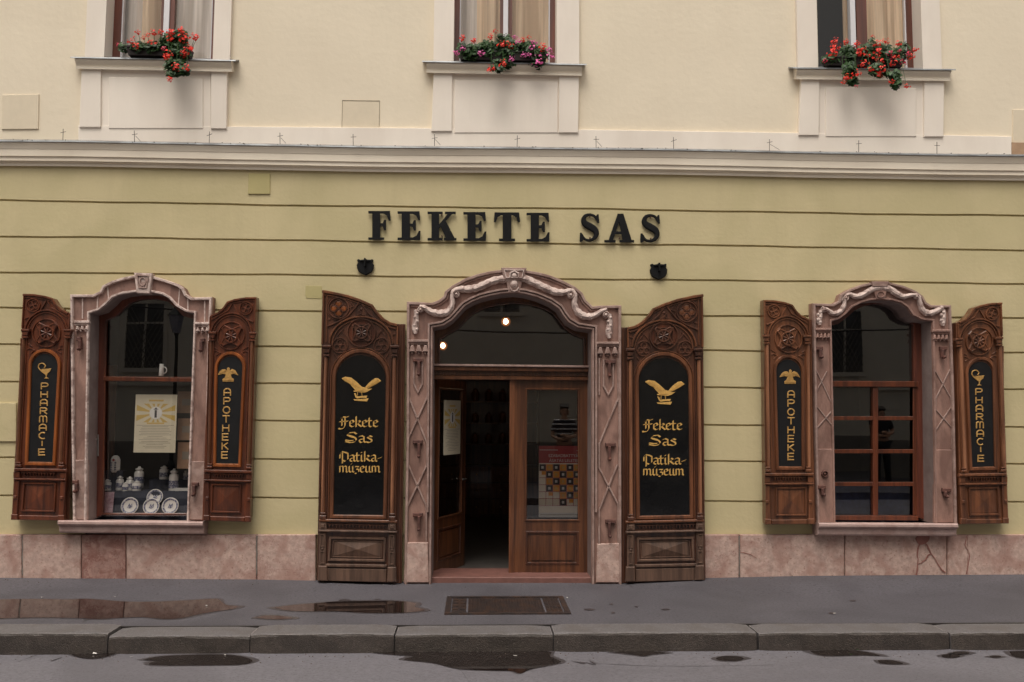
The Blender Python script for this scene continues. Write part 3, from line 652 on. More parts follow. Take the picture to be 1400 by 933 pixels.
    # curtains: folded sheets
    def curtain(xa, xb, mt, Y=.30, amp=.03, freq=26, ph=0):
        amp = amp * .85; m = MB(); n_ = 40; vs = []
        for i in range(n_ + 1):
            X = xa + (xb - xa) * i / n_; s_ = math.sin(X * freq + ph) * amp + math.sin(X * freq * 2.3 + 1) * amp * .4
            vs += [(X, Y + s_, Zb - .1), (X, Y + s_ * .7, Z1)]
        m.add(vs, [(2 * i, 2 * i + 2, 2 * i + 3, 2 * i + 1) for i in range(n_)])
        return m.build('curtain', mt, None, smooth=True)
    names = ['left', 'middle', 'right'][wi]; Wd = X1 - X0
    if wi < 2:
        c1 = curtain(X0 + fw - .1, X0 + Wd * .28, curt_w, .285, ph=1); c2 = curtain(X0 + Wd * .22, X0 + Wd * .62, curt, .265, ph=2); c3 = curtain(X0 + Wd * .55, X1 + .1, curt_w if wi == 0 else curt, .265, ph=.4, amp=.015)
        tag(c1, f'white net curtain in the left half of the {names} upper window', 'curtain'); tag(c2, f'beige curtain behind the centre of the {names} upper window', 'curtain'); tag(c3, f'pale folded curtain in the right half of the {names} upper window', 'curtain')
    else:
        c1 = curtain(X0 + Wd * .36, X0 + Wd * .60, curt, .265, ph=2); c3 = curtain(X0 + Wd * .50, X1 + .1, curt, .27, ph=.4)
        tag(c1, 'narrow beige curtain edge beside the post of the right upper window', 'curtain'); tag(c3, 'beige folded curtain in the right half of the right upper window', 'curtain')
    m = MB(); m.box((X0 - .3, .235, Zb - .3), (X1 + .3, 2.5, Z1)); 
    # room: five faces only, open to the window
    m.f = [f for i, f in enumerate(m.f) if i != 2]; m.m = m.m[:5]; m.build('room', mat('upper_room_%d' % wi, (.10, .065, .045), .9, .1, 2, 0), bld)

# ---- hatches, patches
def plate(pts, Y, mt, nm='access_plate', lab=None, bev=.4):
    m = MB(); m.prism(P, pts, Y, .0, bev); return m.build(nm, mt, bld, label=lab)
plate([(3, 130), (53, 129), (52, 176.5), (2, 177)], -.014, cream_p)
plate([(468.5, 138.5), (519, 139), (518.5, 171), (516, 185), (467, 184)], -.006, cream_p)
plate([(1385, 150), (1436, 150), (1436, 196), (1385, 196)], -.012, cream_p)
plate([(340, 237.5), (369, 237.5), (369, 265.5), (339, 265.5)], -.014, olive_p)
plate([(-30, 551), (22, 551), (22, 604), (-30, 604)], -.02, olive, bev=.6)
plate([(418, 391), (440, 391.5), (440, 409), (418.5, 408)], -.004, olive_p)
m = MB()
for p in ([(418, 405), (418.5, 391.5), (440, 392)],): m.bead(P, p, 1.1, 0, .004)
m.build('patch_edge', olive_p, bld)
m = MB()
for x0, y0, x1, y1 in ((468, 138, 519, 184),): m.bead(P, [(x0, y0 - .2), (x1, y0 + .4)], .7, 0, .008); m.bead(P, [(x0 + .3, y0), (x0 - .8, y1)], .6, 0, .008); m.bead(P, [(x1, y0), (x1 - .6, y1 - 12)], .6, 0, .008)
m.build('plate_edge', mat('grey_dirt', (.30, .25, .18), .9, .2, 20, 0), bld)
# little bird wires on the cornice
for i, x in enumerate([86, 184, 286, 383, 483, 594, 707, 815, 921, 1052, 1174, 1281]):
    y = ct(x) - 1; m = MB(); r = random.Random(i)
    a, c = P(x, y, -.2), P(x + r.uniform(-.6, .6), y - 16, -.2); m.tube([(a[0], -.2, a[1]), (c[0], -.2, c[1])], .0032, 5)
    l = P(x - 3.5, y - 11 + r.uniform(-1, 1), -.2); l2 = P(x + 4, y - 12 + r.uniform(-1, 1), -.2); m.tube([(l[0], -.2, l[1]), (l2[0], -.2, l2[1])], .0026, 4)
    if i in (1, 3, 5, 7, 9):
        l2 = P(x + 8 + (6 if i == 9 else 0), y - 1.5, -.2); l = P(x + 1, y - 9, -.2); m.tube([(l[0], -.2, l[1]), (l2[0], -.2, l2[1])], .002, 4)
    m.build('bird_wire', grate, bld)
r = random.Random(3)
m = MB()
for i in range(60):
    x = r.uniform(0, 1400); y = ct(x) - r.uniform(.5, 2); m.dome(P, (x, y), r.uniform(.4, 1.1), -.135, .006, seg=5, ry=.6)
tag(m.build('cornice_dirt', tar, bld), kind='stuff')

# ---- stone surrounds
def surround(name, o_, i_, Yrev, mt=surr, lab=None):
    m = MB(); pts = o_ + i_[::-1]; F = [P(x, y, SY) for x, y in pts]; n_ = len(pts)
    m.add([(X, SY, Z) for X, Z in F], [tuple(range(n_))])
    ol = len(o_)
    m.add([(X, SY, Z) for X, Z in F[:ol]] + [(X, .03, Z) for X, Z in F[:ol]], [(i, i + 1, ol + i + 1, ol + i) for i in range(ol - 1)])
    s = m.build(name, mt, bld, label=lab)
    m = MB(); I = [P(x, y, SY) for x, y in i_]; k = len(I)
    m.add([(X, SY + .001, Z) for X, Z in I] + [(X, Yrev, Z) for X, Z in I], [(i, i + 1, k + i + 1, k + i) for i in range(k - 1)])
    m.build('reveal', reveal_m, s)
    return s
def pair(path, d): 
    return offset(path, d)
door_s = surround('door_surround', D_out, D_in, .34, surr, 'carved pink stone doorway with garlands')
lwin_s = surround('window_surround', L_out, L_in, .24, surr, 'plain pink stone surround of the left window')
rwin_s = surround('window_surround', R_out, R_in, .24, surr, 'carved pink stone surround of the right window')
def mould(path, d, wd, h, s, mt, nm='moulding', a=0, b_=None, rnd=False, sm=True):
    m = MB(); q = offset(path, d)[a:b_]
    m.bead(P, q, wd, SY, h, round_=rnd); return m.build(nm, mt, s)
# door: outer rim, inner mouldings
def inward(path, ref, d):   # offset path by |d| towards ref side
    A = offset(path, d); B = offset(path, -d)
    c = (sum(p[0] for p in ref) / len(ref), sum(p[1] for p in ref) / len(ref))
    ms = lambda q: sum(math.hypot(x - c[0], y - c[1]) for x, y in q)
    return A if ms(A) < ms(B) else B
def outward(path, ref, d):
    A = offset(path, d); B = offset(path, -d); I = inward(path, ref, d)
    return B if I == A else A
def rim(path, d, wd, h, s, mt, side, sl_=slice(None), rnd=False):
    q = (inward if side == 'in' else outward)(path, path, d)[sl_]
    m = MB(); m.bead(P, q, wd, SY, h, round_=rnd); return m.build('moulding', mt, s)
rim(D_out, 2.0, 4.2, .035, door_s, surr_l, 'in')
rim(D_out, 5.6, 2.2, .018, door_s, surr, 'in', slice(3, -3))
rim(D_in, 2.2, 3.0, .030, door_s, surr_l, 'out')
rim(D_in, 6.0, 3.2, .045, door_s, surr_l, 'out', slice(1, -1))
rim(L_out, 2.2, 4.0, .035, lwin_s, surr_w, 'in')
rim(L_in, 1.8, 3.4, .035, lwin_s, surr_w, 'out')
rim(R_out, 2.0, 3.6, .035, rwin_s, surr_l, 'in')
rim(R_in, 2.0, 3.0, .028, rwin_s, surr, 'out')
def block(s, pts, d, mt, nm='block', bev=.8, Yb=None):
    m = MB(); m.prism(P, pts, SY - d, SY + .02 if Yb is None else Yb, bev); return m.build(nm, mt, s)
# keystones
block(lwin_s, [(183, 373), (208, 374), (204, 401.5), (186.5, 401)], .065, surr_w, 'keystone')
m = MB(); m.bead(P, [(188, 377), (203, 377.5), (200.5, 394), (190, 393.5)], 1.5, SY - .065, .012, True); m.bead(P, circ(195.5, 385.5, 4, 10, 5.5), 1.6, SY - .065, .012, True); m.build('keystone_carving', surr_l, lwin_s)
block(door_s, [(685.5, 366), (720, 366.3), (716, 383), (689, 382.5)], .06, surr_l, 'keystone')
m = MB(); m.bead(P, [(689.5, 369.5), (716, 369.8), (713.5, 380), (692, 379.8)], 1.4, SY - .06, .012, True)
m.bead(P, [(697, 379.5), (697.5, 374), (703, 370.8), (708.5, 374), (709, 379.5)], 2.2, SY - .06, .02); m.dome(P, (703, 377), 4, SY - .06, .02)
m.build('keystone_carving', surr_w, door_s)
block(door_s, [(692, 384), (714, 384), (711, 400.5), (695, 400.5)], .04, surr_l, 'keystone_foot')
m = MB(); m.dome(P, (703, 389), 5.5, SY - .04, .03, ry=6); m.bead(P, [(697, 393), (699, 397), (703, 398.5), (707, 397), (709, 393)], 1.6, SY - .04, .015); m.build('shell', surr_w, door_s)
block(rwin_s, [(1191.8, 384.8), (1216, 385), (1213.5, 392), (1194, 392)], .055, surr_l, 'keystone')
block(rwin_s, [(1195, 397), (1213, 397), (1210, 409.5), (1198, 409.5)], .035, surr, 'keystone_foot')
m = MB(); m.bead(P, circ(1204, 403, 5, 10, 4), 1.4, SY - .035, .01, True); m.build('keystone_carving', surr, rwin_s)
# left window: segment joints on the plain arch
m = MB()
for seg in ([(147, 391), (149, 413)], [(134, 402), (133, 424)], [(246, 391), (244, 418)], [(257, 407), (257, 425)], [(113, 408), (113, 436)], [(280, 411), (280, 440)]):
    m.bead(P, seg, 1.8, SY, .006)
m.build('arch_fillet', surr_w, lwin_s)
# corner blocks bottoms + small hanging drops + lower jamb blocks
def capital(s, x0, x1, y, mt, drops=3, dw=6, dh=10):
    m = MB(); m.prism(P, [(x0 - 1, y - 3.5), (x1 + 1, y - 3.5), (x1 + 1, y), (x0 - 1, y)], SY - .045, SY, .7); m.prism(P, [(x0, y), (x1, y), (x1, y + 3), (x0, y + 3)], SY - .02, SY)
    m.build('capital_fillet', mt, s)
    st = (x1 - x0) / drops
    for i in range(drops):
        c = x0 + st * (i + .5); d = MB()
        d.prism(P, [(c - dw * .2, y + 4), (c + dw * .2, y + 4), (c + dw * .5, y + 4 + dh), (c - dw * .5, y + 4 + dh)], SY - .05, SY, .9)
        d.dome(P, (c, y + 4 + dh + 2.2), dw * .28, SY - .005, .03, seg=8); d.build('drop', mt, s)
capital(door_s, 559, 586, 468, surr_l, 3, 8, 9); capital(door_s, 816, 846, 471, surr_l, 3, 8, 9)
capital(rwin_s, 1116, 1136, 452, surr, 4, 4.4, 6); capital(rwin_s, 1276, 1298, 454, surr, 4, 4.4, 6)
capital(lwin_s, 102, 121, 442, surr_w, 3, 4.5, 5); capital(lwin_s, 267, 286, 444, surr_w, 3, 4.5, 5)
block(door_s, [(554, 742), (585, 742), (586.5, 797), (552, 797)], .03, marble, 'base_block', 1); block(door_s, [(816.5, 744), (847, 743), (848.5, 797), (815, 797)], .03, marble, 'base_block', 1)
block(lwin_s, [(101, 629), (120, 629), (119.5, 711), (102, 711)], .014, surr_l, 'jamb_block', .8); block(lwin_s, [(258.5, 631), (285, 631), (283, 711), (257, 711)], .014, surr_l, 'jamb_block', .8)
block(rwin_s, [(1117, 614), (1140, 614), (1141.5, 715), (1119, 715)], .014, surr, 'jamb_block', .8); block(rwin_s, [(1277, 615), (1302, 615), (1304, 715), (1277.5, 715)], .014, surr, 'jamb_block', .8)
# lattice relief on the door pilasters
def lattice(s, segs, w_, h, mt):
    for q in segs:
        m = MB(); m.bead(P, q, w_, SY, h); m.build('relief_band', mt, s)
lattice(door_s, [[(559, 488), (559, 543), (584, 606), (584, 635), (557, 693), (557, 741)], [(584.5, 488), (584.5, 543), (558, 600), (558, 635), (583, 692), (583, 741)],
                 [(566, 490), (566, 525), (571.5, 537), (577.5, 525), (577.5, 490)]], 2.6, .022, surr_l)
lattice(door_s, [[(845, 490), (845, 545), (819, 607), (819, 640), (845, 690), (845, 742)], [(844, 635), (819, 697), (819, 743)], [(819, 490), (819, 540)],
                 [(825, 492), (825, 528), (831.5, 540), (838, 528), (838, 492)]], 2.6, .022, surr_l)
lattice(rwin_s, [[(1115, 505), (1137, 552), (1137, 562), (1117, 585), (1117, 612)], [(1130, 508), (1116, 535), (1116, 555), (1138, 583), (1138, 612)],
                 [(1300, 502), (1279, 545), (1279, 560), (1301, 585), (1301, 613)], [(1277, 505), (1300, 545), (1300, 556), (1278, 590), (1278, 613)]], 1.6, .012, surr_l)
# garlands
def garland(s, pts, mt, w0=7.5, h=.055, volutes=(), drops=()):
    q = smooth_line(pts, 5); n_ = len(q); m = MB(); r = random.Random(len(pts))
    vi = [min(range(n_), key=lambda i: math.hypot(q[i][0] - v[0], q[i][1] - v[1])) for v in volutes] or [0]
    ws = [w0 * (.62 + .50 * min(1, min(abs(i - j) for j in vi) / 14.0)) * (1 + .08 * math.sin(i * 1.7) + r.uniform(-.03, .03)) for i in range(n_)]
    m.bead(P, q, w0, SY, h, round_=True, wds=ws)
    # twisted leaves over it
    nr = normals(q)
    for i in range(3, n_ - 8, 5):
        for sd in (-1, .1, 1):
            w_ = ws[i]; i1 = i + r.randint(4, 6)
            m.bead(P, [(q[t][0] + nr[t][0] * w_ * (.36 - .45 * (t - i) / (i1 - i)) * sd, q[t][1] + nr[t][1] * w_ * (.36 - .45 * (t - i) / (i1 - i)) * sd) for t in range(i, i1)], w_ * .16, SY - h * (.90 if abs(sd) < .5 else .62), h * .16, round_=True)
    m.build('garland', mt, s, smooth=False)
    for v in volutes:
        m = MB(); m.bead(P, circ(v[0], v[1], v[2], 12), 2.4, SY, h * .9, True, round_=True); m.dome(P, v[:2], v[2] * .72, SY - .02, h * 1.0); m.build('volute', mt, s)
    for d in drops:
        m = MB(); x, y0_, y1_ = d; k = [(x + .8 * math.sin(i), y0_ + (y1_ - y0_) * i / 6) for i in range(7)]
        m.bead(P, k, w0, SY, h * .9, round_=True, wds=[w0 * v for v in (.55, .7, .8, .95, 1.05, .95, .5)])
        for i in range(5): m.dome(P, (x + (-1) ** i * 1.6, y0_ + (y1_ - y0_) * (i + .8) / 6), 2.3, SY - h * .7, h * .3, seg=7)
        m.build('garland_drop', mt, s)
garland(door_s, [(574, 420), (580, 421), (590, 427), (602, 429), (612, 427), (618, 418), (618.5, 406), (620, 399), (628, 396), (640, 396), (652, 394), (664, 389), (676, 384), (690, 382), (702, 381)], surr_w, 9.0, .06, [(624, 403, 3.6), (575, 424, 3.2)], [(568.5, 424, 457)])
garland(door_s, [(702, 381), (716, 381), (730, 387), (745, 394), (760, 400), (772, 400), (782, 398), (786, 405), (785, 416), (790, 427), (800, 433), (812, 432), (822, 426), (829, 424)], surr_w, 9.0, .06, [(780, 404, 3.8), (828, 431, 3.8)], [(833, 430, 463)])
garland(rwin_s, [(1122, 421), (1130, 424), (1138, 429), (1147, 427), (1153, 418), (1154, 407), (1160, 403), (1170, 406), (1180, 403), (1192, 396), (1204, 394)], surr_w, 7.2, .05, [(1125, 424, 3), (1155.5, 408, 2.8)], [(1120, 424, 445)])
garland(rwin_s, [(1204, 394), (1214, 395), (1224, 401), (1234, 406), (1245, 404), (1254, 405), (1257, 415), (1261, 425), (1270, 429), (1280, 425), (1287, 421)], surr_w, 7.2, .05, [(1252, 406, 2.5)], [(1288.5, 424, 446)])
# iron hinge brackets on the stone
def hinge(s, x, y, wd=13, hh=22, rev=1, drop=True):
    wd *= .78; hh *= .92
    m = MB(); m.prism(P, rect(x - wd / 2, y, x + wd / 2, y + 5), SY - .045, SY, .8); m.prism(P, rect(x - 2 + rev * 1.5, y + 4, x + 2 + rev * 1.5, y + hh), SY - .06, SY - .02, .8)
    m.dome(P, (x + rev * 1.5, y + hh), 2.6, SY - .03, .06, seg=8); return m.build('hinge_bracket', iron, s)
for y in (490, 602, 702): hinge(door_s, 571, y, 17, 24)
for y in (492, 606, 711): hinge(door_s, 835, y, 18, 24, -1)
hinge(lwin_s, 107, 461, 8, 18); hinge(lwin_s, 102, 657, 10, 16); hinge(lwin_s, 276, 463, 8, 18, -1); hinge(lwin_s, 266, 660, 12, 18, -1)
hinge(rwin_s, 1121, 474, 12, 16); hinge(rwin_s, 1124, 664, 14, 14); hinge(rwin_s, 1291, 474, 12, 16, -1); hinge(rwin_s, 1295, 668, 16, 12, -1)
m = MB(); m.bead(P, circ(1127, 648, 3.8, 12), 2.2, SY - .014, .03, True, round_=True); m.dome(P, (1127, 648), 1.8, SY - .02, .03); m.build('iron_ring', iron, rwin_s)
# sills
def sill(s, x0, x1, y0, y1):
    ln = lambda x: y0 + (y1 - y0) * (x - x0) / (x1 - x0)
    run('sill', [(-1, .24), (.5, -.19), (2.5, -.205), (5.5, -.205), (7.5, -.19), (8.5, -.165), (15.5, -.16), (17.5, -.15), (17.8, 0)], sillm, x0, x1, s, ln, 300, True)
sill(lwin_s, 79, 277, 711, 713); sill(rwin_s, 1120, 1310, 714.5, 715.5)
# threshold
m = MB(); m.prism(P, [(586, 789.5), (812, 790), (812, 800), (586, 800)], -.06, .5, .8); m.build('threshold', mat('red_threshold', (.17, .075, .06), .6, .2, 12, .3, 30), bld)

# ================================================================== SHUTTERS
def quadmap(ref, tgt):
    "ref/tgt = (outer top, hinge top, outer bottom, hinge bottom)"
    (a, b_, c, d), (A, B, C, D) = ref, tgt
    def f(x, y, Y):
        v = (y - a[1]) / (c[1] - a[1]); xl = a[0] + (c[0] - a[0]) * v; xr = b_[0] + (d[0] - b_[0]) * v; u = (x - xl) / (xr - xl)
        T = (A[0] + (B[0] - A[0]) * u, A[1] + (B[1] - A[1]) * u); U = (C[0] + (D[0] - C[0]) * u, C[1] + (D[1] - C[1]) * u)
        return P(T[0] + (U[0] - T[0]) * v, T[1] + (U[1] - T[1]) * v, Y)
    return f
REF_S = ((32.4, 402), (104, 402), (15.5, 710), (94, 711.5))
REF_L = ((441, 397), (554, 397), (433, 794), (549, 796))
SHY = -.135   # shutter face
def foil(m, mp, cx, cy, r, n_, Y, w_, h, a0=0):
    for k in range(n_):
        a = a0 + 2 * math.pi * k / n_; x, y = cx + math.cos(a) * r * .5, cy + math.sin(a) * r * .5
        m.bead(mp, circ(x, y, r * .42, 8), w_, Y, h, True)
def lobe_panel(m, mp, cx, cy, r, n_, Y, a0=0):
    for k in range(n_):
        a = a0 + 2 * math.pi * k / n_; m.dome(mp, (cx + math.cos(a) * r * .5, cy + math.sin(a) * r * .5), r * .36, Y, .006, seg=8)
def rosette(m, mp, cx, cy, s_, Y):
    "cushion with hollow sides and drilled corners, an eight-petalled flower in a ring"
    k_ = s_ / 12.5; pts = []
    for k in range(4):
        a = math.pi / 4 + k * math.pi / 2
        for da, rr in ((-.27, 15.5), (-.17, 18.3), (.17, 18.3), (.27, 15.5), (.5, 11.6), (.785, 10.4), (1.07, 11.6)): pts.append((cx + math.cos(a + da) * rr * k_, cy + math.sin(a + da) * rr * k_))
    m.prism(mp, pts, Y - .022, Y, .5)
    m.bead(mp, offset(pts, 1.2, True), 1.3, Y - .022, .008, True)
    m.bead(mp, circ(cx, cy, 9 * k_, 16), 2.0, Y - .022, .016, True)
    for k in range(8):
        a = k * math.pi / 4 + math.pi / 8; m.bead(mp, [(cx + math.cos(a) * 1.0, cy + math.sin(a) * 1.0), (cx + math.cos(a) * 4.5 * k_, cy + math.sin(a) * 4.5 * k_), (cx + math.cos(a) * 7.6 * k_, cy + math.sin(a) * 7.6 * k_)], 2.0, Y - .022, .016, round_=True, wds=[1, 2.6, 2.0])
    m.dome(mp, (cx, cy), 1.5, Y - .024, .02, seg=8)
def ledge(mp, xa, xb, y, h, d, Y=SHY, prof=None):
    m = MB(); m.prism(mp, rect(xa, y, xb, y + h), Y - d, Y, .6); return m

def small_shutter(tgt, label, tones):
    body, frame, colm, low = tones
    mp = quadmap(REF_S, tgt); Y = SHY
    m = MB(); top = [(32.4, 402), (47, 402.2), (62, 404.6), (72, 408), (77, 416), (84, 422.8), (93, 427), (104, 429)]
    # body board; the hinge-side stile stands further back
    m.prism(mp, top[:-1] + [(97, 428.5), (88.5, 711), (15.5, 710)], Y, -.03, .5)
    sh = m.build('shutter', body, bld, label=label)
    m = MB(); m.prism(mp, [(95, 428), (104, 429), (94.5, 711.5), (86, 711)], Y + .045, -.03, .4); m.build('hinge_stile', wood_dark, sh)
    # rim moulding
    m = MB(); m.bead(mp, [(p[0], p[1] + 1.8) for p in top[:-1]], 3.4, Y, .022); m.bead(mp, [(p[0] + 1, p[1] + 5.3) for p in top[:-1]], 1.3, Y, .012)
    m.bead(mp, [(33.6, 405), (31, 449)], 2.0, Y, .02); m.bead(mp, [(95.5, 430), (94.5, 449)], 2.0, Y, .02); m.build('top_moulding', body, sh)
    m = MB(); m.bead(mp, circ(46, 417.5, 8.8, 18), 1.8, Y, .018, True); foil(m, mp, 46, 417.5, 7.6, 4, Y, 1.1, .012, .4); m.dome(mp, (46, 417.5), 1.6, Y, .014)
    m.bead(mp, [(34.5, 436), (46, 432), (56, 425), (63.5, 412)], 1.8, Y, .016); m.bead(mp, [(66, 412), (71, 421), (80, 426), (93, 434)], 1.6, Y, .014)
    m.build('corner_roundel', body, sh)
    m = MB(); m.bead(mp, arch(34.5, 93.5, 424.5, 456, 20), 2.2, Y, .022); m.bead(mp, arch(37.8, 90, 427.8, 457, 20), 1.4, Y, .014)
    m.bead(mp, circ(64, 455.5, 19, 26), 1.8, Y, .018, True); m.build('arch_moulding', body, sh)
    m = MB(); m.prism(mp, circ(64, 455.5, 18, 22), Y - .002, Y + .02); m.build('roundel_field', body, sh)
    m = MB(); rosette(m, mp, 64, 455.5, 12.5, Y - .003); m.build('rosette', body, sh)
    m = MB(); m.bead(mp, [(36, 478), (42, 476), (47, 479), (42, 483)], 1.3, Y, .010); m.bead(mp, [(89, 478), (84, 476), (78, 479), (84, 483)], 1.3, Y, .010)
    m.bead(mp, [(38, 470), (45, 474)], 1.2, Y, .010); m.bead(mp, [(90, 470), (82, 474)], 1.2, Y, .010); m.build('spandrel_carving', body, sh)
    # arched frame round the black board
    fa = arch(41.8, 82, 479.5, 500, 14); fo = [(37, 634)] + fa + [(74.5, 634)]
    m = MB(); m.bead(mp, fo, 4.6, Y, .026, True); m.build('board_frame', frame, sh)
    m = MB(); bo = [(39, 632)] + arch(43.9, 79.6, 484, 502, 14) + [(72.5, 632)]; m.prism(mp, bo, Y - .008, Y + .01); m.build('sign_board', black_matt, sh)
    m = MB(); m.bead(mp, [(40, 631.5), (72, 631.8)], 1.0, Y - .008, .012); m.build('board_strip', wood_tan, sh)
    # columns with capitals and bases
    for (xa, xb) in (((33.3, 463), (24.2, 637)), ((91.5, 463), (83, 637))):
        c = MB(); c.bead(mp, [xa, xb], 5.0, Y, .035, round_=True); c.build('column', colm, sh)
        c = MB(); c.bead(mp, [(xa[0] - 3.6, xa[1]), (xa[0] - 7, xb[1])], 1.6, Y, .02); c.bead(mp, [(xa[0] + 4, xa[1]), (xb[0] + 3.6, xb[1])], 1.4, Y, .016); c.build('column_fillet', body, sh)
        c = MB(); x, y = xa[0] + .4, 450
        c.prism(mp, rect(x - 5.6, y, x + 5.6, y + 3), Y - .06, Y, .6); c.prism(mp, [(x - 5, y + 3), (x + 5, y + 3), (x + 3.2, y + 9), (x - 3.2, y + 9)], Y - .05, Y, .8); c.prism(mp, rect(x - 3.8, y + 10, x + 3.8, y + 12.5), Y - .046, Y, .5)
        c.build('capital', body, sh)
        c = MB(); x, y = xb[0], 632; c.prism(mp, rect(x - 3.2, y, x + 3.2, y + 2.2), Y - .042, Y, .5); c.prism(mp, rect(x - 4, y + 3.4, x + 4, y + 7), Y - .048, Y, .8); c.build('column_base', body, sh)
    # frieze with two ledges and a row of small points
    m = MB(); m.prism(mp, [(19, 640.5), (90.5, 640.5), (90.3, 644.5), (18.6, 644.5)], Y - .05, Y, .8); m.build('ledge', low, sh)
    m = MB(); m.prism(mp, [(18.3, 654), (89.8, 654), (89.6, 656.5), (18, 656.5)], Y - .04, Y, .6); m.build('ledge', low, sh)
    m = MB()
    for k in range(11):
        x = 32 + k * 4; m.prism(mp, [(x, 645), (x + 2.2, 645), (x + 1.1, 650.5)], Y - .028, Y, .3)
    m.bead(mp, [(31, 646), (77, 646)], 1.4, Y, .03); m.build('frieze', low, sh)
    for xa in ((21.5, 18.0), (85, 81.5)):
        c = MB(); c.prism(mp, [(xa[0] - 3.4, 645), (xa[0] + 5.2, 645), (xa[0] + 4.8, 653.5), (xa[0] - 3.6, 653.5)], Y - .035, Y, .6)
        c.prism(mp, [(xa[0] - 2.6, 657), (xa[0] + 4.6, 657), (xa[1] + 4.8, 704), (xa[1] - 2.2, 704)], Y - .025, Y, .8); c.prism(mp, rect(xa[1] - .2, 678, xa[1] + 4, 682), Y - .04, Y, .6)
        c.prism(mp, [(xa[1] - 3.2, 703.5), (xa[1] + 5.6, 703.5), (xa[1] + 5.6, 711), (xa[1] - 3.4, 711)], Y - .05, Y, .7)
        c.build('pedestal', low, sh)
    m = MB(); m.bead(mp, [(33.5, 660.5), (76.5, 660.5), (74.5, 698), (31, 698)], 2.8, Y, .02, True)
    m.build('lower_panel', low, sh)
    # shallow pyramid in the lower panel
    m = MB(); q = [mp(x, y, Y) for x, y in ((36, 663), (74, 663), (72.5, 695.5), (33.5, 695.5), (54, 679))]
    m.add([(X, Y - (.003 if i < 4 else .018), Z) for i, (X, Z) in enumerate(q)], [(0, 1, 4), (1, 2, 4), (2, 3, 4), (3, 0, 4)]); m.build('pyramid_panel', low, sh)
    m = MB(); m.prism(mp, [(24, 704.5), (80, 704.5), (80, 711), (24, 711)], Y - .022, Y, .8); m.build('bottom_rail', low, sh)
    return sh, mp
def large_shutter(tgt, label):
    mp = quadmap(REF_L, tgt); Y = SHY; body = wood_dark
    top = [(441, 397), (454, 399), (475.6, 403.7), (494, 410), (508.4, 416.4), (515.7, 426.5), (524.8, 435.6), (534, 441), (543, 443), (554, 443)]
    m = MB(); m.prism(mp, top[:-1] + [(544.5, 443), (539.5, 795.5), (433, 794)], Y, -.03, .5); sh = m.build('shutter', body, bld, label=label)
    m = MB(); m.prism(mp, [(543, 443), (554, 443), (549, 796), (538, 796)], Y + .045, -.03, .5); m.bead(mp, [(550.5, 445), (546, 795)], 2.6, Y + .045, .02)
    m.build('hinge_stile', body, sh)
    m = MB(); m.bead(mp, [(p[0], p[1] + 2) for p in top[:-1]], 4.2, Y, .028); m.bead(mp, [(p[0] + 1, p[1] + 6.2) for p in top[:-1]], 1.5, Y, .014)
    m.bead(mp, [(442.6, 400), (440.8, 471)], 3, Y, .024); m.bead(mp, [(447.5, 404), (446, 468)], 1.2, Y, .012); m.bead(mp, [(543.6, 446), (543, 471)], 2.2, Y, .02); m.build('top_moulding', wood_brown, sh)
    m = MB(); m.bead(mp, circ(463, 421.5, 14, 22), 2, Y, .022, True); m.bead(mp, circ(463, 421.5, 16.4, 22), 1, Y, .012, True); foil(m, mp, 463, 421.5, 12.5, 4, Y, 1.3, .014); m.build('quatrefoil', body, sh)
    m = MB(); lobe_panel(m, mp, 463, 421.5, 12.5, 4, Y); m.build('quatrefoil_field', wood_orange if tgt[0][0] < 700 else wood_brown, sh)
    m = MB(); m.bead(mp, [(448, 446.5), (463, 440), (476, 432), (485, 422), (491, 414)], 2.2, Y, .02); m.bead(mp, [(495, 416), (503, 428), (515, 438), (528, 446), (541, 450)], 2, Y, .018)
    m.bead(mp, [(480, 413), (484, 419), (478, 421)], 1.3, Y, .012); m.bead(mp, [(491, 424), (494, 429), (489, 431), (500, 431)], 1.5, Y, .014); m.dome(mp, (494, 423), 2.2, Y, .014)
    m.bead(mp, [(448.5, 438), (452, 436)], 2, Y, .012); m.bead(mp, [(533, 452), (537, 458), (541, 456)], 1.4, Y, .012); m.build('tracery', body, sh)
    m = MB(); m.bead(mp, arch(450.5, 537.5, 433.5, 470, 24), 2.8, Y, .03); m.bead(mp, arch(454.5, 534, 437.5, 472, 24), 1.4, Y, .016)
    m.build('arch_moulding', wood_brown, sh)
    m = MB(); m.bead(mp, circ(494.3, 455, 19.2, 26), 2.0, Y, .024, True); m.build('centre_ring', body, sh)
    m = MB(); m.prism(mp, circ(494.3, 455, 18, 22), Y - .003, Y + .02); m.build('roundel_field', wood_red, sh)
    m = MB(); rosette(m, mp, 494.3, 455, 11, Y - .004); m.bead(mp, [(482, 444), (506.5, 444), (506.5, 466), (482, 466)], 1.4, Y - .004, .02, True); m.build('rosette', body, sh)
    for cx_ in (465, 521.5):
        m = MB(); m.bead(mp, circ(cx_, 472.5, 10.3, 18), 1.5, Y, .018, True); foil(m, mp, cx_, 473, 9.4, 3, Y, 1.3, .014, -math.pi / 2); m.build('trefoil', body, sh)
    m = MB()
    for x in (467, 521.5): m.bead(mp, [(x - 6, 460), (x, 452), (x + 5, 459)], 1.3, Y, .013); m.bead(mp, [(x - 3, 456), (x + 3, 450)], 1.2, Y, .012)
    for x, s_ in ((458, 1), (531, -1)): m.bead(mp, [(x, 484), (x + 4 * s_, 490), (x + s_, 495)], 1.3, Y, .012); m.bead(mp, [(x + 6 * s_, 486), (x + 2 * s_, 500)], 1.1, Y, .012)
    m.build('spandrel_carving', body, sh)
    fo = [(453.3, 706)] + arch(457, 530.5, 480, 516, 18) + [(526.5, 706)]
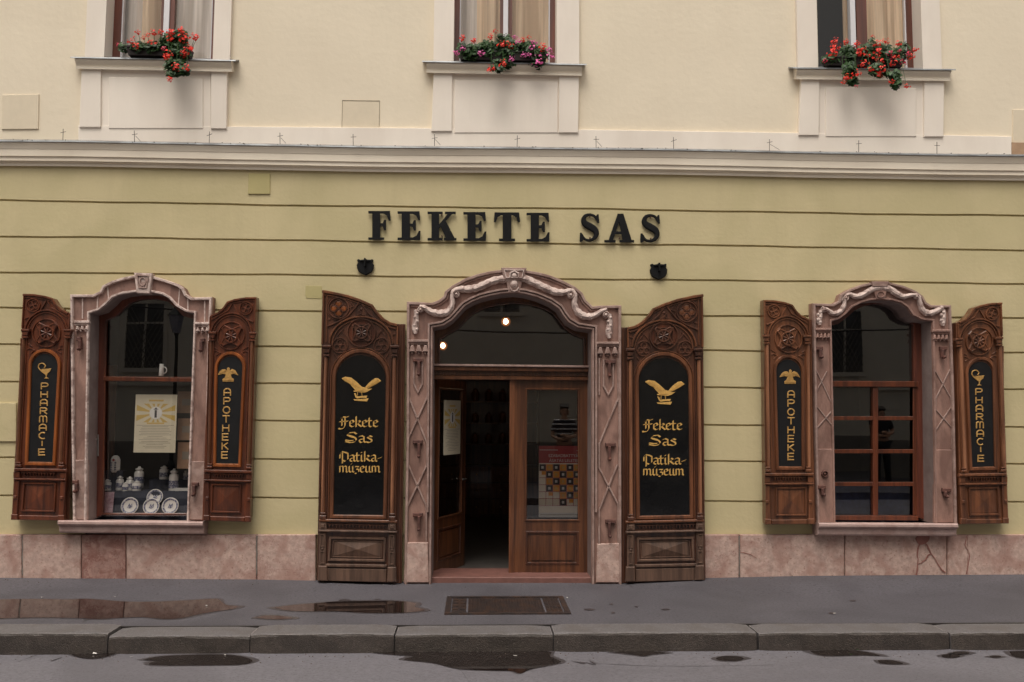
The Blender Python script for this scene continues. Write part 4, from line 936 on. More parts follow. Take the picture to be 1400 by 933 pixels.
    m = MB(); m.bead(mp, fo, 5.5, Y, .028, True); m.bead(mp, offset(fo, -4.4, True) if True else fo, 1.3, Y, .016, True); m.build('glass_frame', wood_brown, sh)
    m = MB(); bo = [(455.5, 703.5)] + arch(459.2, 527.7, 485.5, 519, 18) + [(524.2, 703.5)]; m.prism(mp, bo, Y - .006, Y + .01); m.build('sign_glass', black_glass, sh)
    m = MB(); m.bead(mp, [(456, 704), (524, 704.6)], 1.2, Y - .006, .016); m.build('glass_strip', wood_tan, sh)
    for xa, xb in (((446, 489), (441.2, 708)), ((539.4, 489), (536, 708))):
        c = MB(); c.bead(mp, [xa, xb], 5.2, Y, .045, round_=True); c.build('column', wood_tan if xa[0] < 500 else wood_tan, sh)
        c = MB(); c.bead(mp, [(xa[0] + 4.6, xa[1]), (xb[0] + 4.6, xb[1])], 1.6, Y, .02); c.bead(mp, [(xa[0] - 4.4, xa[1]), (xb[0] - 4.4, xb[1])], 1.6, Y, .02); c.build('column_fillet', body, sh)
        c = MB(); x, y = xa
        c.prism(mp, rect(x - 6, y - 17, x + 6, y - 13.5), Y - .075, Y, .7); c.prism(mp, [(x - 5.4, y - 13), (x + 5.4, y - 13), (x + 3.4, y - 6), (x - 3.4, y - 6)], Y - .06, Y, 1); c.prism(mp, rect(x - 4, y - 4.5, x + 4, y - 1.5), Y - .055, Y, .6); c.build('capital', body, sh)
        c = MB(); x, y = xb; c.prism(mp, rect(x - 3.4, y - 7, x + 3.4, y - 4.5), Y - .052, Y, .6); c.prism(mp, rect(x - 4.4, y - 3, x + 4.4, y + 2.5), Y - .058, Y, .9); c.build('column_base', body, sh)
        c = MB(); x = xb[0]
        c.prism(mp, rect(x - 5.6, 714, x + 5.2, 724), Y - .045, Y, .7); c.prism(mp, rect(x - 2.6, 716.5, x + 2.4, 721.5), Y - .055, Y - .04, .5)
        c.prism(mp, [(x - 5, 728), (x + 4.8, 728), (x + 4.2, 775), (x - 5.8, 775)], Y - .03, Y, .8)
        c.bead(mp, [(x - 2.6, 731), (x + 2.4, 731), (x + 2.2, 747), (x - 2.8, 747)], 1.3, Y - .03, .01, True); c.dome(mp, (x - .3, 750.5), 2, Y - .03, .012); c.bead(mp, [(x - 2.9, 754), (x + 2.1, 754), (x + 1.9, 770), (x - 3.1, 770)], 1.3, Y - .03, .01, True)
        c.build('pedestal', wood_grey, sh)
        c = MB(); c.prism(mp, [(x - 6.2, 774), (x + 5.4, 774), (x + 6, 794.5), (x - 7, 794.5)], Y - .05, Y, 1); c.build('pedestal_foot', wood_grey, sh)
    m = MB(); m.prism(mp, [(436, 710), (543, 710.5), (543, 714), (436, 713.5)], Y - .055, Y, .8); m.build('ledge', wood_brown, sh)
    m = MB(); m.prism(mp, [(435.5, 724.5), (542.5, 725), (542.5, 728), (435.3, 727.5)], Y - .055, Y, .8); m.build('ledge', wood_grey, sh)
    m = MB()
    for k in range(17):
        x = 449 + k * 4.6; m.prism(mp, [(x, 716.5), (x + 3, 716.5), (x + 1.5, 722)], Y - .03, Y, .4)
    m.bead(mp, [(448, 716), (530, 716.5)], 1.5, Y, .034); m.bead(mp, [(448, 723), (530, 723.4)], 1.2, Y, .02); m.build('frieze', body, sh)
    m = MB(); m.bead(mp, [(452, 735), (526.5, 735), (525.5, 765), (450, 765)], 3.6, Y, .026, True); m.bead(mp, [(456, 739), (522.5, 739), (521.5, 761), (454, 761)], 1.2, Y, .012, True); m.build('lower_panel', wood_grey, sh)
    m = MB(); q = [mp(x, y, Y) for x, y in ((457.5, 740), (521, 740), (520, 760), (455.5, 760), (489, 750))]
    m.add([(X, Y - (.003 if i < 4 else .026), Z) for i, (X, Z) in enumerate(q)], [(0, 1, 4), (1, 2, 4), (2, 3, 4), (3, 0, 4)]); m.build('pyramid_panel', wood_grey, sh)
    m = MB(); m.prism(mp, [(445, 771), (529, 771), (528.5, 775), (444.6, 775)], Y - .03, Y, .7); m.prism(mp, [(444.5, 777), (528.5, 777), (528, 794.8), (444, 794.5)], Y - .02, Y, .8); m.build('bottom_rail', wood_grey, sh)
    return sh, mp
t_red = (wood_red, wood_orange, wood_brown, wood_red)
t_brn = (wood_brown, wood_brown, wood_tan, wood_brown)
s1, _ = small_shutter(REF_S, 'carved red-brown shutter at the far left with a bowl and snake over PHARMACIE', t_red)
s2, _ = small_shutter(((351, 406.5), (281, 406), (341.5, 713), (271.5, 711)), 'carved red-brown shutter right of the left window with an eagle over APOTHEKE', t_red)
s3, _ = small_shutter(((1043.5, 410.3), (1113, 410.8), (1047, 716.5), (1120, 715.8)), 'carved brown shutter left of the right window with an eagle over APOTHEKE', t_brn)
s4, _ = small_shutter(((1369, 413.7), (1301, 416), (1379, 715), (1308, 716)), 'carved brown shutter at the far right with a bowl and snake over PHARMACIE', t_brn)
s5, _ = large_shutter(REF_L, 'tall carved shutter left of the door with a golden eagle and blackletter words')
s6, _ = large_shutter(((961, 402.4), (848.5, 402.2), (964.5, 793), (848.5, 795.5)), 'tall carved shutter right of the door with a golden eagle and blackletter words')

# ---- gilded emblems
def poly_px(lst, sx, ox, oy, dx=0, dy=0): return [(x / sx + ox + dx, y / sx + oy + dy) for x, y in lst]
EAG = [(225, 235), (290, 205), (400, 220), (480, 280), (600, 390), (650, 400), (720, 320), (830, 235), (890, 230), (950, 280), (880, 330), (760, 395), (690, 420), (780, 425), (700, 478), (640, 495), (540, 488), (450, 480), (440, 462), (480, 455), (430, 400), (380, 340), (280, 285)]
for sh, dx, dy in ((s5, 0, 0), (s6, 415, 4.5)):
    m = MB(); Y = SHY - .009; f = lambda L_: poly_px(L_, 13.33, 450, 500, dx, dy)
    m.prism(P, f(EAG), Y - .005, Y, .25)
    for a, c in (((250, 235), (500, 400)), ((300, 225), (560, 410)), ((900, 250), (690, 400)), ((920, 285), (720, 400)), ((480, 470), (640, 450))): m.bead(P, f([a, c]), .5, Y - .005, .004)
    m.bead(P, f([(520, 480), (515, 550)]), .9, Y, .005); m.bead(P, f([(590, 480), (600, 550)]), .9, Y, .005)
    m.prism(P, f([(450, 505), (482, 510), (505, 562), (695, 550), (680, 592), (600, 588), (505, 602), (480, 580)]), Y - .005, Y, .15); m.prism(P, f([(440, 612), (500, 618), (720, 600), (690, 655), (600, 650), (460, 640)]), Y - .005, Y, .2)
    m.build('eagle_emblem', gold, sh)
SE = [(160, 660), (175, 632), (195, 614), (220, 612), (232, 625), (236, 602), (248, 597), (258, 606), (254, 625), (275, 610), (300, 620), (325, 662), (290, 650), (265, 655), (272, 680), (290, 690), (288, 712), (200, 712), (198, 692), (215, 680), (225, 655), (200, 650)]
for sh, dx, dy in ((s2, 0, 0), (s3, 768.5, 3)):
    m = MB(); Y = SHY - .011; m.prism(P, poly_px(SE, 5.83, 270, 400, dx, dy), Y - .004, Y, .2)
    for a, c in (((175, 645), (228, 625)), ((315, 650), (262, 625)), ((205, 700), (285, 700))): m.bead(P, poly_px([a, c], 5.83, 270, 400, dx, dy), .6, Y - .004, .004)
    m.build('eagle_emblem', gold_d, sh)
BW = [(198, 632), (275, 625), (264, 650), (246, 664), (241, 682), (240, 690), (254, 702), (220, 702), (233, 690), (232, 666), (210, 655)]
for sh, dx, dy in ((s1, 0, 0), (s4, 1276, 9.5)):
    m = MB(); Y = SHY - .011; m.prism(P, poly_px(BW, 5.49, 20, 390, dx, dy), Y - .004, Y, .15)
    m.bead(P, poly_px(smooth_line([(236, 672), (200, 645), (180, 618), (186, 594), (212, 588), (232, 606), (222, 622)], 3), 5.49, 20, 390, dx, dy), 1.5, Y, .005)
    m.build('bowl_emblem', gold_d, sh)

# ---- upright stacked letters
def A_(cx, cy, rx, ry, a0, a1, n=8): return [(cx + rx * math.cos(math.radians(a0 + (a1 - a0) * i / n)), cy - ry * math.sin(math.radians(a0 + (a1 - a0) * i / n))) for i in range(n + 1)]
UN = {  # unit boxes, y down
 'P': [[(.1, 0), (.1, 1)], [(.1, .04), (.6, .04)] + A_(.6, .3, .32, .26, 80, -80) + [(.1, .56)]],
 'H': [[(.1, 0), (.1, 1)], [(.9, 0), (.9, 1)], [(.1, .5), (.9, .5)]],
 'A': [[(.08, 1), (.08, .4)] + A_(.5, .4, .42, .38, 175, 5) + [(.92, .4), (.92, 1)], [(.08, .62), (.92, .62)]],
 'R': [[(.1, 0), (.1, 1)], [(.1, .04), (.58, .04)] + A_(.58, .28, .32, .24, 80, -80) + [(.1, .52)], [(.5, .52), (.92, 1)]],
 'M': [[(.06, 1), (.06, .3)] + A_(.28, .3, .22, .28, 175, 5) + [(.5, .3), (.5, 1)], [(.5, .3)] + A_(.72, .3, .22, .28, 175, 5) + [(.94, .3), (.94, 1)]],
 'C': [A_(.52, .5, .44, .48, 50, 310, 14)],
 'I': [[(.5, 0), (.5, 1)]],
 'E': [[(.9, .05), (.12, .05), (.12, .95), (.9, .95)], [(.12, .5), (.85, .5)]],
 'O': [A_(.5, .5, .43, .46, 0, 350, 16)],
 'T': [[(.5, .05), (.5, 1)], [(.04, .05), (.96, .05)]],
 'K': [[(.12, 0), (.12, 1)], [(.88, .02), (.14, .56)], [(.34, .42), (.92, 1)]]}
def stacked(sh, word, top, bot, wd):
    n_ = len(word); Y = SHY - .010; H = (bot[1] - top[1]) / n_
    m = MB()
    for i, ch in enumerate(word):
        t = (i + .5) / n_; cx_ = top[0] + (bot[0] - top[0]) * t; y0_ = top[1] + H * i + H * .08; hh = H * .78
        if ch == 'I': hh *= .8
        for st in UN[ch]: m.bead(P, [(cx_ + (x - .5) * wd, y0_ + y * hh) for x, y in st], 1.75, Y, .004)
    m.build('lettering', gold_d, sh)
stacked(s1, 'PHARMACIE', (61.3, 523), (57, 624.5), 11)
stacked(s2, 'APOTHEKE', (311, 530.5), (307, 629), 10.5)
stacked(s3, 'APOTHEKE', (1081.5, 533.5), (1081.3, 631), 10.5)
stacked(s4, 'PHARMACIE', (1338, 530.5), (1341.3, 633), 10.5)

# ---- blackletter, written with a broad nib
NIB = {
 'e': (.56, [[(.05, .85), (.05, .2), (.25, .02), (.46, .16)], [(.05, .85), (.27, 1), (.44, .74), (.08, .46)]]),
 'k': (.60, [[(.05, 1.55), (.05, .0)], [(.05, .6), (.30, .95), (.46, .76), (.18, .5)], [(.18, .5), (.46, .12), (.55, .04)]]),
 't': (.44, [[(.08, 1.35), (.08, .15), (.22, .0), (.38, .14)], [(-.08, .93), (.32, .93)]]),
 'F': (.78, [[(.38, 1.45), (.38, .2), (.22, -.22), (-.12, -.30), (-.2, -.18)], [(.10, 1.2), (.10, .2)], [(-.02, 1.2), (.20, 1.5), (.45, 1.4), (.72, 1.55)], [(-.12, .78), (.66, .86)]]),
 'S': (.95, [[(.80, 1.25), (.62, 1.5), (.25, 1.42), (.10, 1.12), (.30, .92), (.68, .72), (.80, .42), (.66, .1), (.35, .0), (-.05, .16)], [(.22, 1.05), (.60, .82)], [(-.05, .38), (.25, .28), (.55, .3)]]),
 'a': (.60, [[(.02, .84), (.24, 1), (.42, .84), (.42, .15), (.56, .02)], [(.42, .56), (.08, .42), (.08, .14), (.22, 0), (.42, .18)]]),
 's': (.54, [[(.44, .84), (.24, 1), (.06, .78), (.40, .42), (.42, .14), (.2, 0), (-.04, .14)]]),
 'P': (.86, [[(.24, 1.35), (.24, -.3)], [(.02, 1.2), (.2, 1.5), (.5, 1.38), (.74, 1.2), (.74, .35), (.5, .02), (.24, .18)], [(.02, 1.1), (.02, .5)]]),
 'i': (.30, [[(.05, 1.0), (.05, .12), (.18, .02)], [(.03, 1.38), (.09, 1.34)]]),
 'm': (.96, [[(.05, 1), (.05, .04)], [(.05, .86), (.22, 1), (.38, .88), (.38, .04)], [(.38, .86), (.56, 1), (.72, .88), (.72, .14), (.84, .02)]]),
 'u': (.64, [[(.05, 1), (.05, .18), (.2, .02), (.40, .18)], [(.40, 1), (.40, .14), (.54, .02)]]),
 'ú': (.64, [[(.05, 1), (.05, .18), (.2, .02), (.40, .18)], [(.40, 1), (.40, .14), (.54, .02)], [(.2, 1.22), (.36, 1.48)]]),
 'z': (.52, [[(.02, .92), (.40, .92), (.16, .52), (.40, .44), (.38, .1), (.14, -.18), (0, -.1)]]),
 '-': (.46, [[(.02, .42), (.40, .66)]])}
def nibword(m, word, x0, x1, ybase, xh, Y):
    tot = sum(NIB[c][0] for c in word); k = (x1 - x0) / tot; cx_ = x0; a = math.radians(38); nw = .25 * xh; ox, oy = math.cos(a) * nw / 2, -math.sin(a) * nw / 2
    for c in word:
        for st in NIB[c][1]:
            q = [(cx_ + x * k, ybase - y * xh) for x, y in st]
            for p0, p1 in zip(q, q[1:]):
                m.eps += .00025
                quad = [(p0[0] - ox, p0[1] - oy), (p0[0] + ox, p0[1] + oy), (p1[0] + ox, p1[1] + oy), (p1[0] - ox, p1[1] - oy)]
                m.prism(P, quad, Y - .003, Y)
        cx_ += NIB[c][0] * k
for sh, dx, dy in ((s5, 0, 0), (s6, 415.5, 4)):
    m = MB(); Y = SHY - .0085
    nibword(m, 'Fekete', 466 + dx, 518.5 + dx, 584 + dy, 9.3, Y); nibword(m, 'Sas', 473 + dx, 510.5 + dx, 605.4 + dy, 9.4, Y)
    nibword(m, 'Patika-', 464.5 + dx, 523 + dx, 631.2 + dy, 9.0, Y); nibword(m, 'múzeum', 464 + dx, 521 + dx, 646.2 + dy, 8.8, Y)
    m.build('lettering', gold, sh)

# ================================================================== SIGN: FEKETE SAS
def glyph(ch, w_, h):
    "heavy slab letters: list of outlines, y down, in px"
    s = w_ / 31.0; X = lambda *a: [(x * s, y * h / 39.0) for x, y in a]
    base = X((0, 39), (0, 35.5), (3, 34.5), (19, 34.5), (22, 35.5), (22, 39))
    if ch == 'F': return [X((5.5, 0), (16.5, 0), (16.5, 39), (5.5, 39)), X((0, 39), (0, 36), (22, 36), (22, 39)), X((0, 0), (30, 0), (31, 13), (28.4, 13), (25.5, 6), (21, 3.4), (0, 3.2)), X((16, 17), (20, 16.6), (22, 12), (24.6, 12), (24.6, 26), (22, 26), (20, 21), (16, 20.5))]
    if ch == 'E': return [X((5.5, 0), (16.5, 0), (16.5, 39), (5.5, 39)), X((0, 0), (29.5, 0), (30.4, 12), (28, 12), (25, 5.8), (20.5, 3.4), (0, 3.2)), X((16, 17), (20, 16.6), (22, 12), (24.6, 12), (24.6, 26), (22, 26), (20, 21), (16, 20.5)), X((0, 35.8), (20.5, 35.6), (25.5, 33), (28.6, 26.5), (31, 26.5), (30.2, 39), (0, 39))]
    s = w_ / 40.0; X = lambda *a: [(x * s, y * h / 39.0) for x, y in a]
    if ch == 'K': return [X((5.5, 0), (16, 0), (16, 39), (5.5, 39)), X((0, 0), (21, 0), (21, 3.2), (0, 3.2)), X((0, 35.8), (21, 35.8), (21, 39), (0, 39)), X((24, 0), (39, 0), (39, 3.2), (24, 3.2)), X((29, 2), (35, 2), (15.5, 23), (15.5, 18)), X((17.5, 19), (25, 12), (38, 37), (26, 37)), X((22.5, 35.8), (40, 35.8), (40, 39), (22.5, 39))]
    if ch == 'A': return [X((18, 0), (23.5, 0), (11.5, 36.5), (5.5, 36.5)), X((17.5, 0), (25.5, 0), (37, 37), (25, 37)), X((11, 24), (27, 24), (27, 27.6), (10, 27.6)), X((0, 35.8), (15, 35.8), (15, 39), (0, 39)), X((20.5, 35.8), (40, 35.8), (40, 39), (20.5, 39))]
    s = w_ / 35.0; X = lambda *a: [(x * s, y * h / 39.0) for x, y in a]
    if ch == 'T': return [X((12, 1), (23.5, 1), (23.5, 38), (12, 38)), X((0, 13), (1.2, 0), (33.8, 0), (35, 13), (32.4, 13), (29.5, 6), (25, 3.6), (10, 3.6), (5.5, 6), (2.6, 13)), X((7, 35.6), (28.5, 35.6), (28.5, 39), (7, 39))]
def S_path(w_, h):
    s = w_ / 28.0; k = h / 39.0
    q = smooth_line([(23.5, 9), (20, 4), (14, 2.2), (8, 4), (5.5, 9.5), (8, 14.5), (14, 18.2), (20.5, 22.5), (22.8, 28.5), (19.5, 34.5), (13, 37), (7, 35.2), (3.2, 29.5)], 3)
    n_ = len(q); ws = []
    for i in range(n_):
        t = i / (n_ - 1); ws.append(3.2 + 6.4 * math.exp(-((t - .5) / .22) ** 2))
    return [(x * s, y * k) for x, y in q], [v * s for v in ws]
sg = thing('shop_sign', 'large black letters FEKETE SAS fixed on the olive wall above the door', 'sign', (P(700, 310, 0)[0], 0, P(700, 335, 0)[1]))
def local(mp_, o): 
    L_ = o.location
    return lambda x, y, Y: (mp_(x, y, Y)[0] - L_.x, mp_(x, y, Y)[1] - L_.z)
lp = local(P, sg)
LET = [('F', 503.5, 534), ('E', 543.5, 575), ('K', 584.5, 624), ('E', 633.5, 665), ('T', 675, 711), ('E', 720, 751.5), ('S', 792, 820.5), ('A', 826.5, 867), ('S', 875, 903.5)]
for ch, xa, xb in LET:
    yt = 288.6 + (xa - 503) * 4.6 / 400; h = 39.2; m = MB()
    if ch == 'S':
        q, ws = S_path(xb - xa, h); m.bead(lp, [(xa + x, yt + y) for x, y in q], 5, -.02, .018, wds=ws)
        s = (xb - xa) / 28
        m.prism(lp, [(xa + x * s, yt + y) for x, y in ((21.5, 5), (24, 1.5), (26, 1), (27, 13), (24.6, 13), (22, 8))], -.037, -.02); m.prism(lp, [(xa + x * s, yt + y) for x, y in ((1, 26.5), (3.4, 26.5), (6.5, 32.5), (5, 37.5), (2, 39), (.6, 38.5))], -.037, -.02)
        m.prism(lp, [(xa + x, yt + y) for x, y in q[::-1]] and circ(xa + 23 * s, yt + 8, 1.6, 8), -.036, -.02)
        o = m.build('letter', black, sg)
    else:
        for g_ in glyph(ch, xb - xa, h): m.prism(lp, [(xa + x, yt + y) for x, y in g_], -.038, -.02, .15)
        o = m.build('letter', black, sg)
    m = MB(); c = (xa + xb) / 2
    for yy in (yt + 5, yt + 34):
        X, Z = lp(c, yy, 0); m.tube([(X, -.0, Z), (X, -.035, Z)], .008)
    m.build('stand_off', iron, sg)
# shields
SHP = [(25, 240), (33, 236), (40, 240), (54, 238), (60, 235), (70, 238), (84, 239), (92, 236), (96, 240), (92, 252), (99, 262), (97, 277), (90, 292), (76, 300), (62, 306), (48, 300), (33, 292), (26, 277), (24, 262), (30, 252)]
for i, (dx, dy) in enumerate(((0, 0), (401.5, 6.3))):
    pts = [(x / 3.18 + 480 + dx, y / 3.18 + 280 + dy) for x, y in SHP]; X, Z = P(499 + dx, 365 + dy, 0)
    t_ = thing('lamp_bracket', ('black iron shield bracket below the left end of the letters', 'black iron shield bracket below the right end of the letters')[i], 'bracket', (X, 0, Z), 'black shield brackets over the door')
    lpp = local(P, t_); m = MB(); m.prism(lpp, pts, -.035, .0, .8); m.build('shield', black, t_)
    m = MB(); cx_, cy_ = 499.3 + dx, 361 + dy; m.bead(lpp, [(cx_, cy_ - 7), (cx_, cy_ + 4)], 2.4, -.035, .05); m.bead(lpp, [(cx_ - 7, cy_ - 4), (cx_ + 7, cy_ - 4)], 1.2, -.035, .015); m.build('hook', black, t_)

# ================================================================== DOORWAY
DY = .22
# arched oak frame with transom
fi = inward(D_in, D_in, 11); fo = outward(D_in, D_in, 10)
m = MB(); o_ = fo[1:-1]; i_ = fi[1:-1]
# shrink only the arch part: inner ring of the fanlight
fan_in = [(600, 505), (600.5, 464), (610, 458), (625, 450), (638, 436), (648, 428), (662, 421), (680, 416.5), (703, 414), (724, 416), (742, 421), (756, 428), (764, 437), (773, 449), (786, 458), (799, 463), (799.5, 505)]
fan_out = [(584, 505), (584, 440), (610, 432), (622, 420), (634, 407), (650, 398), (668, 392), (703, 389), (724, 390), (745, 396), (765, 404), (778, 420), (788, 434), (800, 440), (816, 444), (816, 505)]
pts = fan_out + fan_in[::-1]
m.prism(P, pts, DY, DY + .08); frame = m.build('fanlight', wood_door, bld)
m = MB(); m.bead(P, fan_in, 3, DY, .02); m.build('glazing_bead', wood_dark, frame)
m = MB(); q = [P(x, y, DY + .04) for x, y in fan_in]; m.add([(X, DY + .04, Z) for X, Z in q], [tuple(range(len(q)))]); m.build('pane', glass, frame)
# transom with dentils
m = MB(); m.prism(P, [(586, 497.5), (813, 500), (813, 503), (586, 500.5)], DY - .10, DY + .06, .6); m.build('transom', surr_l, bld)
m = MB(); m.prism(P, [(586, 501), (813, 503.5), (813, 509), (586, 506.5)], DY - .075, DY + .06, .8); m.prism(P, [(586, 507), (813, 509.5), (813, 515), (586, 513)], DY - .02, DY + .06); m.prism(P, [(586, 513.5), (813, 515.8), (813, 520.5), (586, 519)], DY - .04, DY + .06, .8)
tr = m.build('transom', wood_door, bld)
m = MB()
for k in range(44):
    x = 594 + k * 4.9; y = 508.7 + (x - 586) * 2.5 / 227; m.prism(P, rect(x, y, x + 2.6, y + 3.6), DY - .035, DY - .02)
m.build('dentils', wood_dark, tr)
# right leaf (closed)
def leaf(name, W_, Hh, parent, glass_b, glass_t, st, mt, panel=True):
    "door leaf in its own plane: x to the right, z up, y thickness; origin at hinge foot"
    m = MB(); T = .045
    def bx(x0, z0, x1, z1, y0=0, y1=T, mm=m): mm.box((x0, y0, z0), (x1, y1, z1))
    bx(0, 0, st, Hh); bx(W_ - st, 0, W_, Hh); bx(st, glass_t, W_ - st, Hh, .001, T - .001); bx(st, 0, W_ - st, .14, .001, T - .001); bx(st, glass_b - .12, W_ - st, glass_b, .001, T - .001)
    bx(st, .14, W_ - st, glass_b - .12, .015, T - .015)
    lf = m.build(name, mt, parent)
    m = MB(); a, b_, c, d = st, .14, W_ - st, glass_b - .12
    idm = lambda x, y, Y: (x, y)
    m.bead(idm, [(a + .012, b_ + .012), (c - .012, b_ + .012), (c - .012, d - .012), (a + .012, d - .012)], .03, .015, .02, True); m.build('panel_moulding', wood_dark, lf)
    m = MB(); m.prism(idm, [(a + .06, b_ + .05), (c - .06, b_ + .05), (c - .06, d - .05), (a + .06, d - .05)], .002, .015, .02); m.build('raised_panel', mt, lf)
    m = MB(); m.bead(idm, [(a, glass_b), (c, glass_b), (c, glass_t), (a, glass_t)], .022, .0, .010, True); m.build('glazing_bead', mt, lf)
    m = MB(); m.add([(a, .022, glass_b), (c, .022, glass_b), (c, .022, glass_t), (a, .022, glass_t)], [(0, 1, 2, 3)]); m.build('pane', glass, lf)
    return lf
LY = DY + .02
xa, z0 = P(702, 790, LY); xb, _ = P(807.5, 790, LY); _, zt = P(750, 519, LY); _, zgb = P(750, 711.5, LY); _, zgt = P(750, 532, LY)
st = P(719, 600, LY)[0] - xa
rl = leaf('door_leaf', xb - xa, zt - z0, bld, zgb - z0, zgt - z0, st, wood_door); rl.location = (xa, LY, z0); rl['label'] = 'closed right door leaf with a checkered poster'
m = MB(); X0, X1 = P(696.5, 600, LY)[0] - xa, P(703, 600, LY)[0] - xa; m.box((X0, -.02, 0), (X1, .045, zt - z0)); m.build('meeting_stile', wood_brown, rl)
m = MB(); m.box((xb, LY - .02, z0 - .05), (xb + .12, LY + .06, zt + .02)); m.box((P(592, 790, LY)[0] - .14, LY - .02, z0 - .05), (P(592, 790, LY)[0] - .01, LY + .06, zt + .02)); m.build('door_frame', wood_dark, bld)
# left leaf, opened inwards
hx = P(591, 790, LY)[0]
ll = leaf('door_leaf', .84, zt - z0, bld, zgb - z0, zgt - z0, .11, wood_door); ll.location = (hx, LY + .06, z0); ll.rotation_euler = (0, 0, math.radians(66)); ll['label'] = 'left door leaf standing open inwards'
m = MB(); m.tube([(.77, -.05, 1.02), (.77, 0, 1.02)], .01); m.tube([(.77, -.05, 1.02), (.66, -.05, 1.02)], .009); m.build('door_handle', brass, ll)

# rooms
def room(x0, x1, y0, y1, zf, zc, wm, fm, nm):
    m = MB(); m.box((x0, y0, zf), (x1, y1, zc)); m.f = [f for i, f in enumerate(m.f) if i not in (2, 4)]; m.m = m.m[:4]; m.build('room_walls', wm, bld)
    m = MB(); m.box((x0, y0, zf - .05), (x1, y1, zf)); m.build('room_floor', fm, bld)
xl, xr = P(570, 700, .3)[0], P(830, 700, .3)[0]
room(xl - .8, xr + .8, .30, 6.5, -.0, 3.75, roomw, roomf, 'door')
# front inner faces next to the door so that no light leaks in
def inner_face(x0, x1, a, b_, z1):
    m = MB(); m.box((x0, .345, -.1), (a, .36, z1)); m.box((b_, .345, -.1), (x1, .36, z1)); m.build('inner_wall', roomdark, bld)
inner_face(xl - .8, xr + .8, P(583, 700, SY)[0] - .02, P(816, 700, SY)[0] + .02, 3.75)
lx0, lx1 = P(95, 600, .25)[0], P(290, 600, .25)[0]; rx0, rx1 = P(1105, 600, .25)[0], P(1310, 600, .25)[0]
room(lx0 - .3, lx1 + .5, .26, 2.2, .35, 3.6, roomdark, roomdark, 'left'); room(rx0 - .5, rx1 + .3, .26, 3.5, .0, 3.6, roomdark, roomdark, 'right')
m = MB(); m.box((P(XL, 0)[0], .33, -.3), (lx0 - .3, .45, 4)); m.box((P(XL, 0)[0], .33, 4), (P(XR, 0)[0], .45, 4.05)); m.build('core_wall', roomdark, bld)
# lit bulbs inside
for i, (px, py, Y, r_) in enumerate(((691.5, 440, 2.2, .036), (605.5, 473, 3.6, .038))):
    X, Z = P(px, py, Y)
    t_ = thing('pendant_bulb', ('lit bare bulb high in the middle of the fanlight', 'lit bare bulb low at the left edge of the fanlight')[i], 'light bulb', (X, Y, Z), 'lit bulbs seen through the fanlight')
    m = MB(); m.lathe([(.004, -r_), (r_ * .7, -r_ * .72), (r_, 0), (r_ * .75, r_ * .68), (r_ * .4, r_ * 1.1)], seg=16); m.build('bulb', bulbm, t_, smooth=True)
    m = MB(); g_ = r_ * 1.75; m.lathe([(g_ * math.cos(a), g_ * math.sin(a)) for a in [-1.5 + 3 * i / 8 for i in range(9)]], seg=18); m.build('bulb_halo', halom, t_, smooth=True)  # glowing shell added for the halo, not a real lamp globe
    m = MB(); m.lathe([(r_ * .42, r_ * 1.05), (r_ * .42, r_ * 1.7), (.005, r_ * 1.8), (.005, 3.7 - Z)], seg=8); m.build('socket', card, t_)
    li = bpy.data.lights.new('bulb_light', 'POINT'); li.energy = .7; li.color = (1, .7, .45); li.shadow_soft_size = .06
    lo = bpy.data.objects.new('bulb_light', li); COL.objects.link(lo); lo.parent = t_; lo.location = (0, 0, -r_ - .08)

def cabinet():
    X, Z = P(668, 690, 5.9); t_ = thing('apothecary_cabinet', 'dark wooden apothecary cabinet with shelves standing deep inside the open doorway', 'cabinet', (X, 5.9, 0))
    m = MB(); m.box((-.9, 0, 0), (.9, .45, .9)); m.box((-.9, .4, .9), (.9, .45, 2.4)); m.box((-.9, .1, 2.4), (.9, .45, 2.5)); m.box((-.9, .15, .9), (-.86, .4, 2.4)); m.box((.86, .15, .9), (.9, .4, 2.4)); m.build('carcass', wood_dark, t_)
    for z in (1.25, 1.62, 2.0): m = MB(); m.box((-.86, .15, z), (.86, .4, z + .025)); m.build('shelf', wood_brown, t_)
    for i in range(4):
        for j in range(3): m = MB(); m.box((-.86 + i * .43 + .02, -.015, .06 + j * .28), (-.86 + i * .43 + .41, 0, .31 + j * .28)); d_ = m.build('drawer', wood_brown, t_); k2 = MB(); k2.dome(lambda x, y, Y: (x, y), (-.86 + i * .43 + .215, .185 + j * .28), .016, -.015, .02, seg=8); k2.build('knob', gold_d, d_)
    r = random.Random(4); n0 = 0
    for z in (1.275, 1.645, 2.025):
        for i in range(2, 5):
            j_ = thing('medicine_jar', ('leftmost', 'middle', 'rightmost')[i - 2] + ' dark jar on the ' + {1.275: 'lowest', 1.645: 'middle', 2.025: 'top'}[z] + ' cabinet shelf deep inside the doorway', 'jar', (X - .74 + i * .245, 6.17, z), 'jars on the cabinet inside the shop'); hh = r.uniform(.17, .24)
            m = MB(); m.lathe([(.05, 0), (.065, .02), (.065, hh * .7), (.04, hh * .8), (.05, hh * .84), (.015, hh)], seg=10); m.build('body', wood_brown, j_, smooth=True)
cabinet()

# ================================================================== WINDOWS (ground floor)
GY = .12
def frame_poly(inner, d, Y, T, mt, nm):
    o_ = outward(inner, inner, 8); i_ = inward(inner, inner, d)
    o_ = [(x, y) for x, y in o_]; m = MB(); m.prism(P, o_ + i_[::-1], Y, Y + T); return m, i_
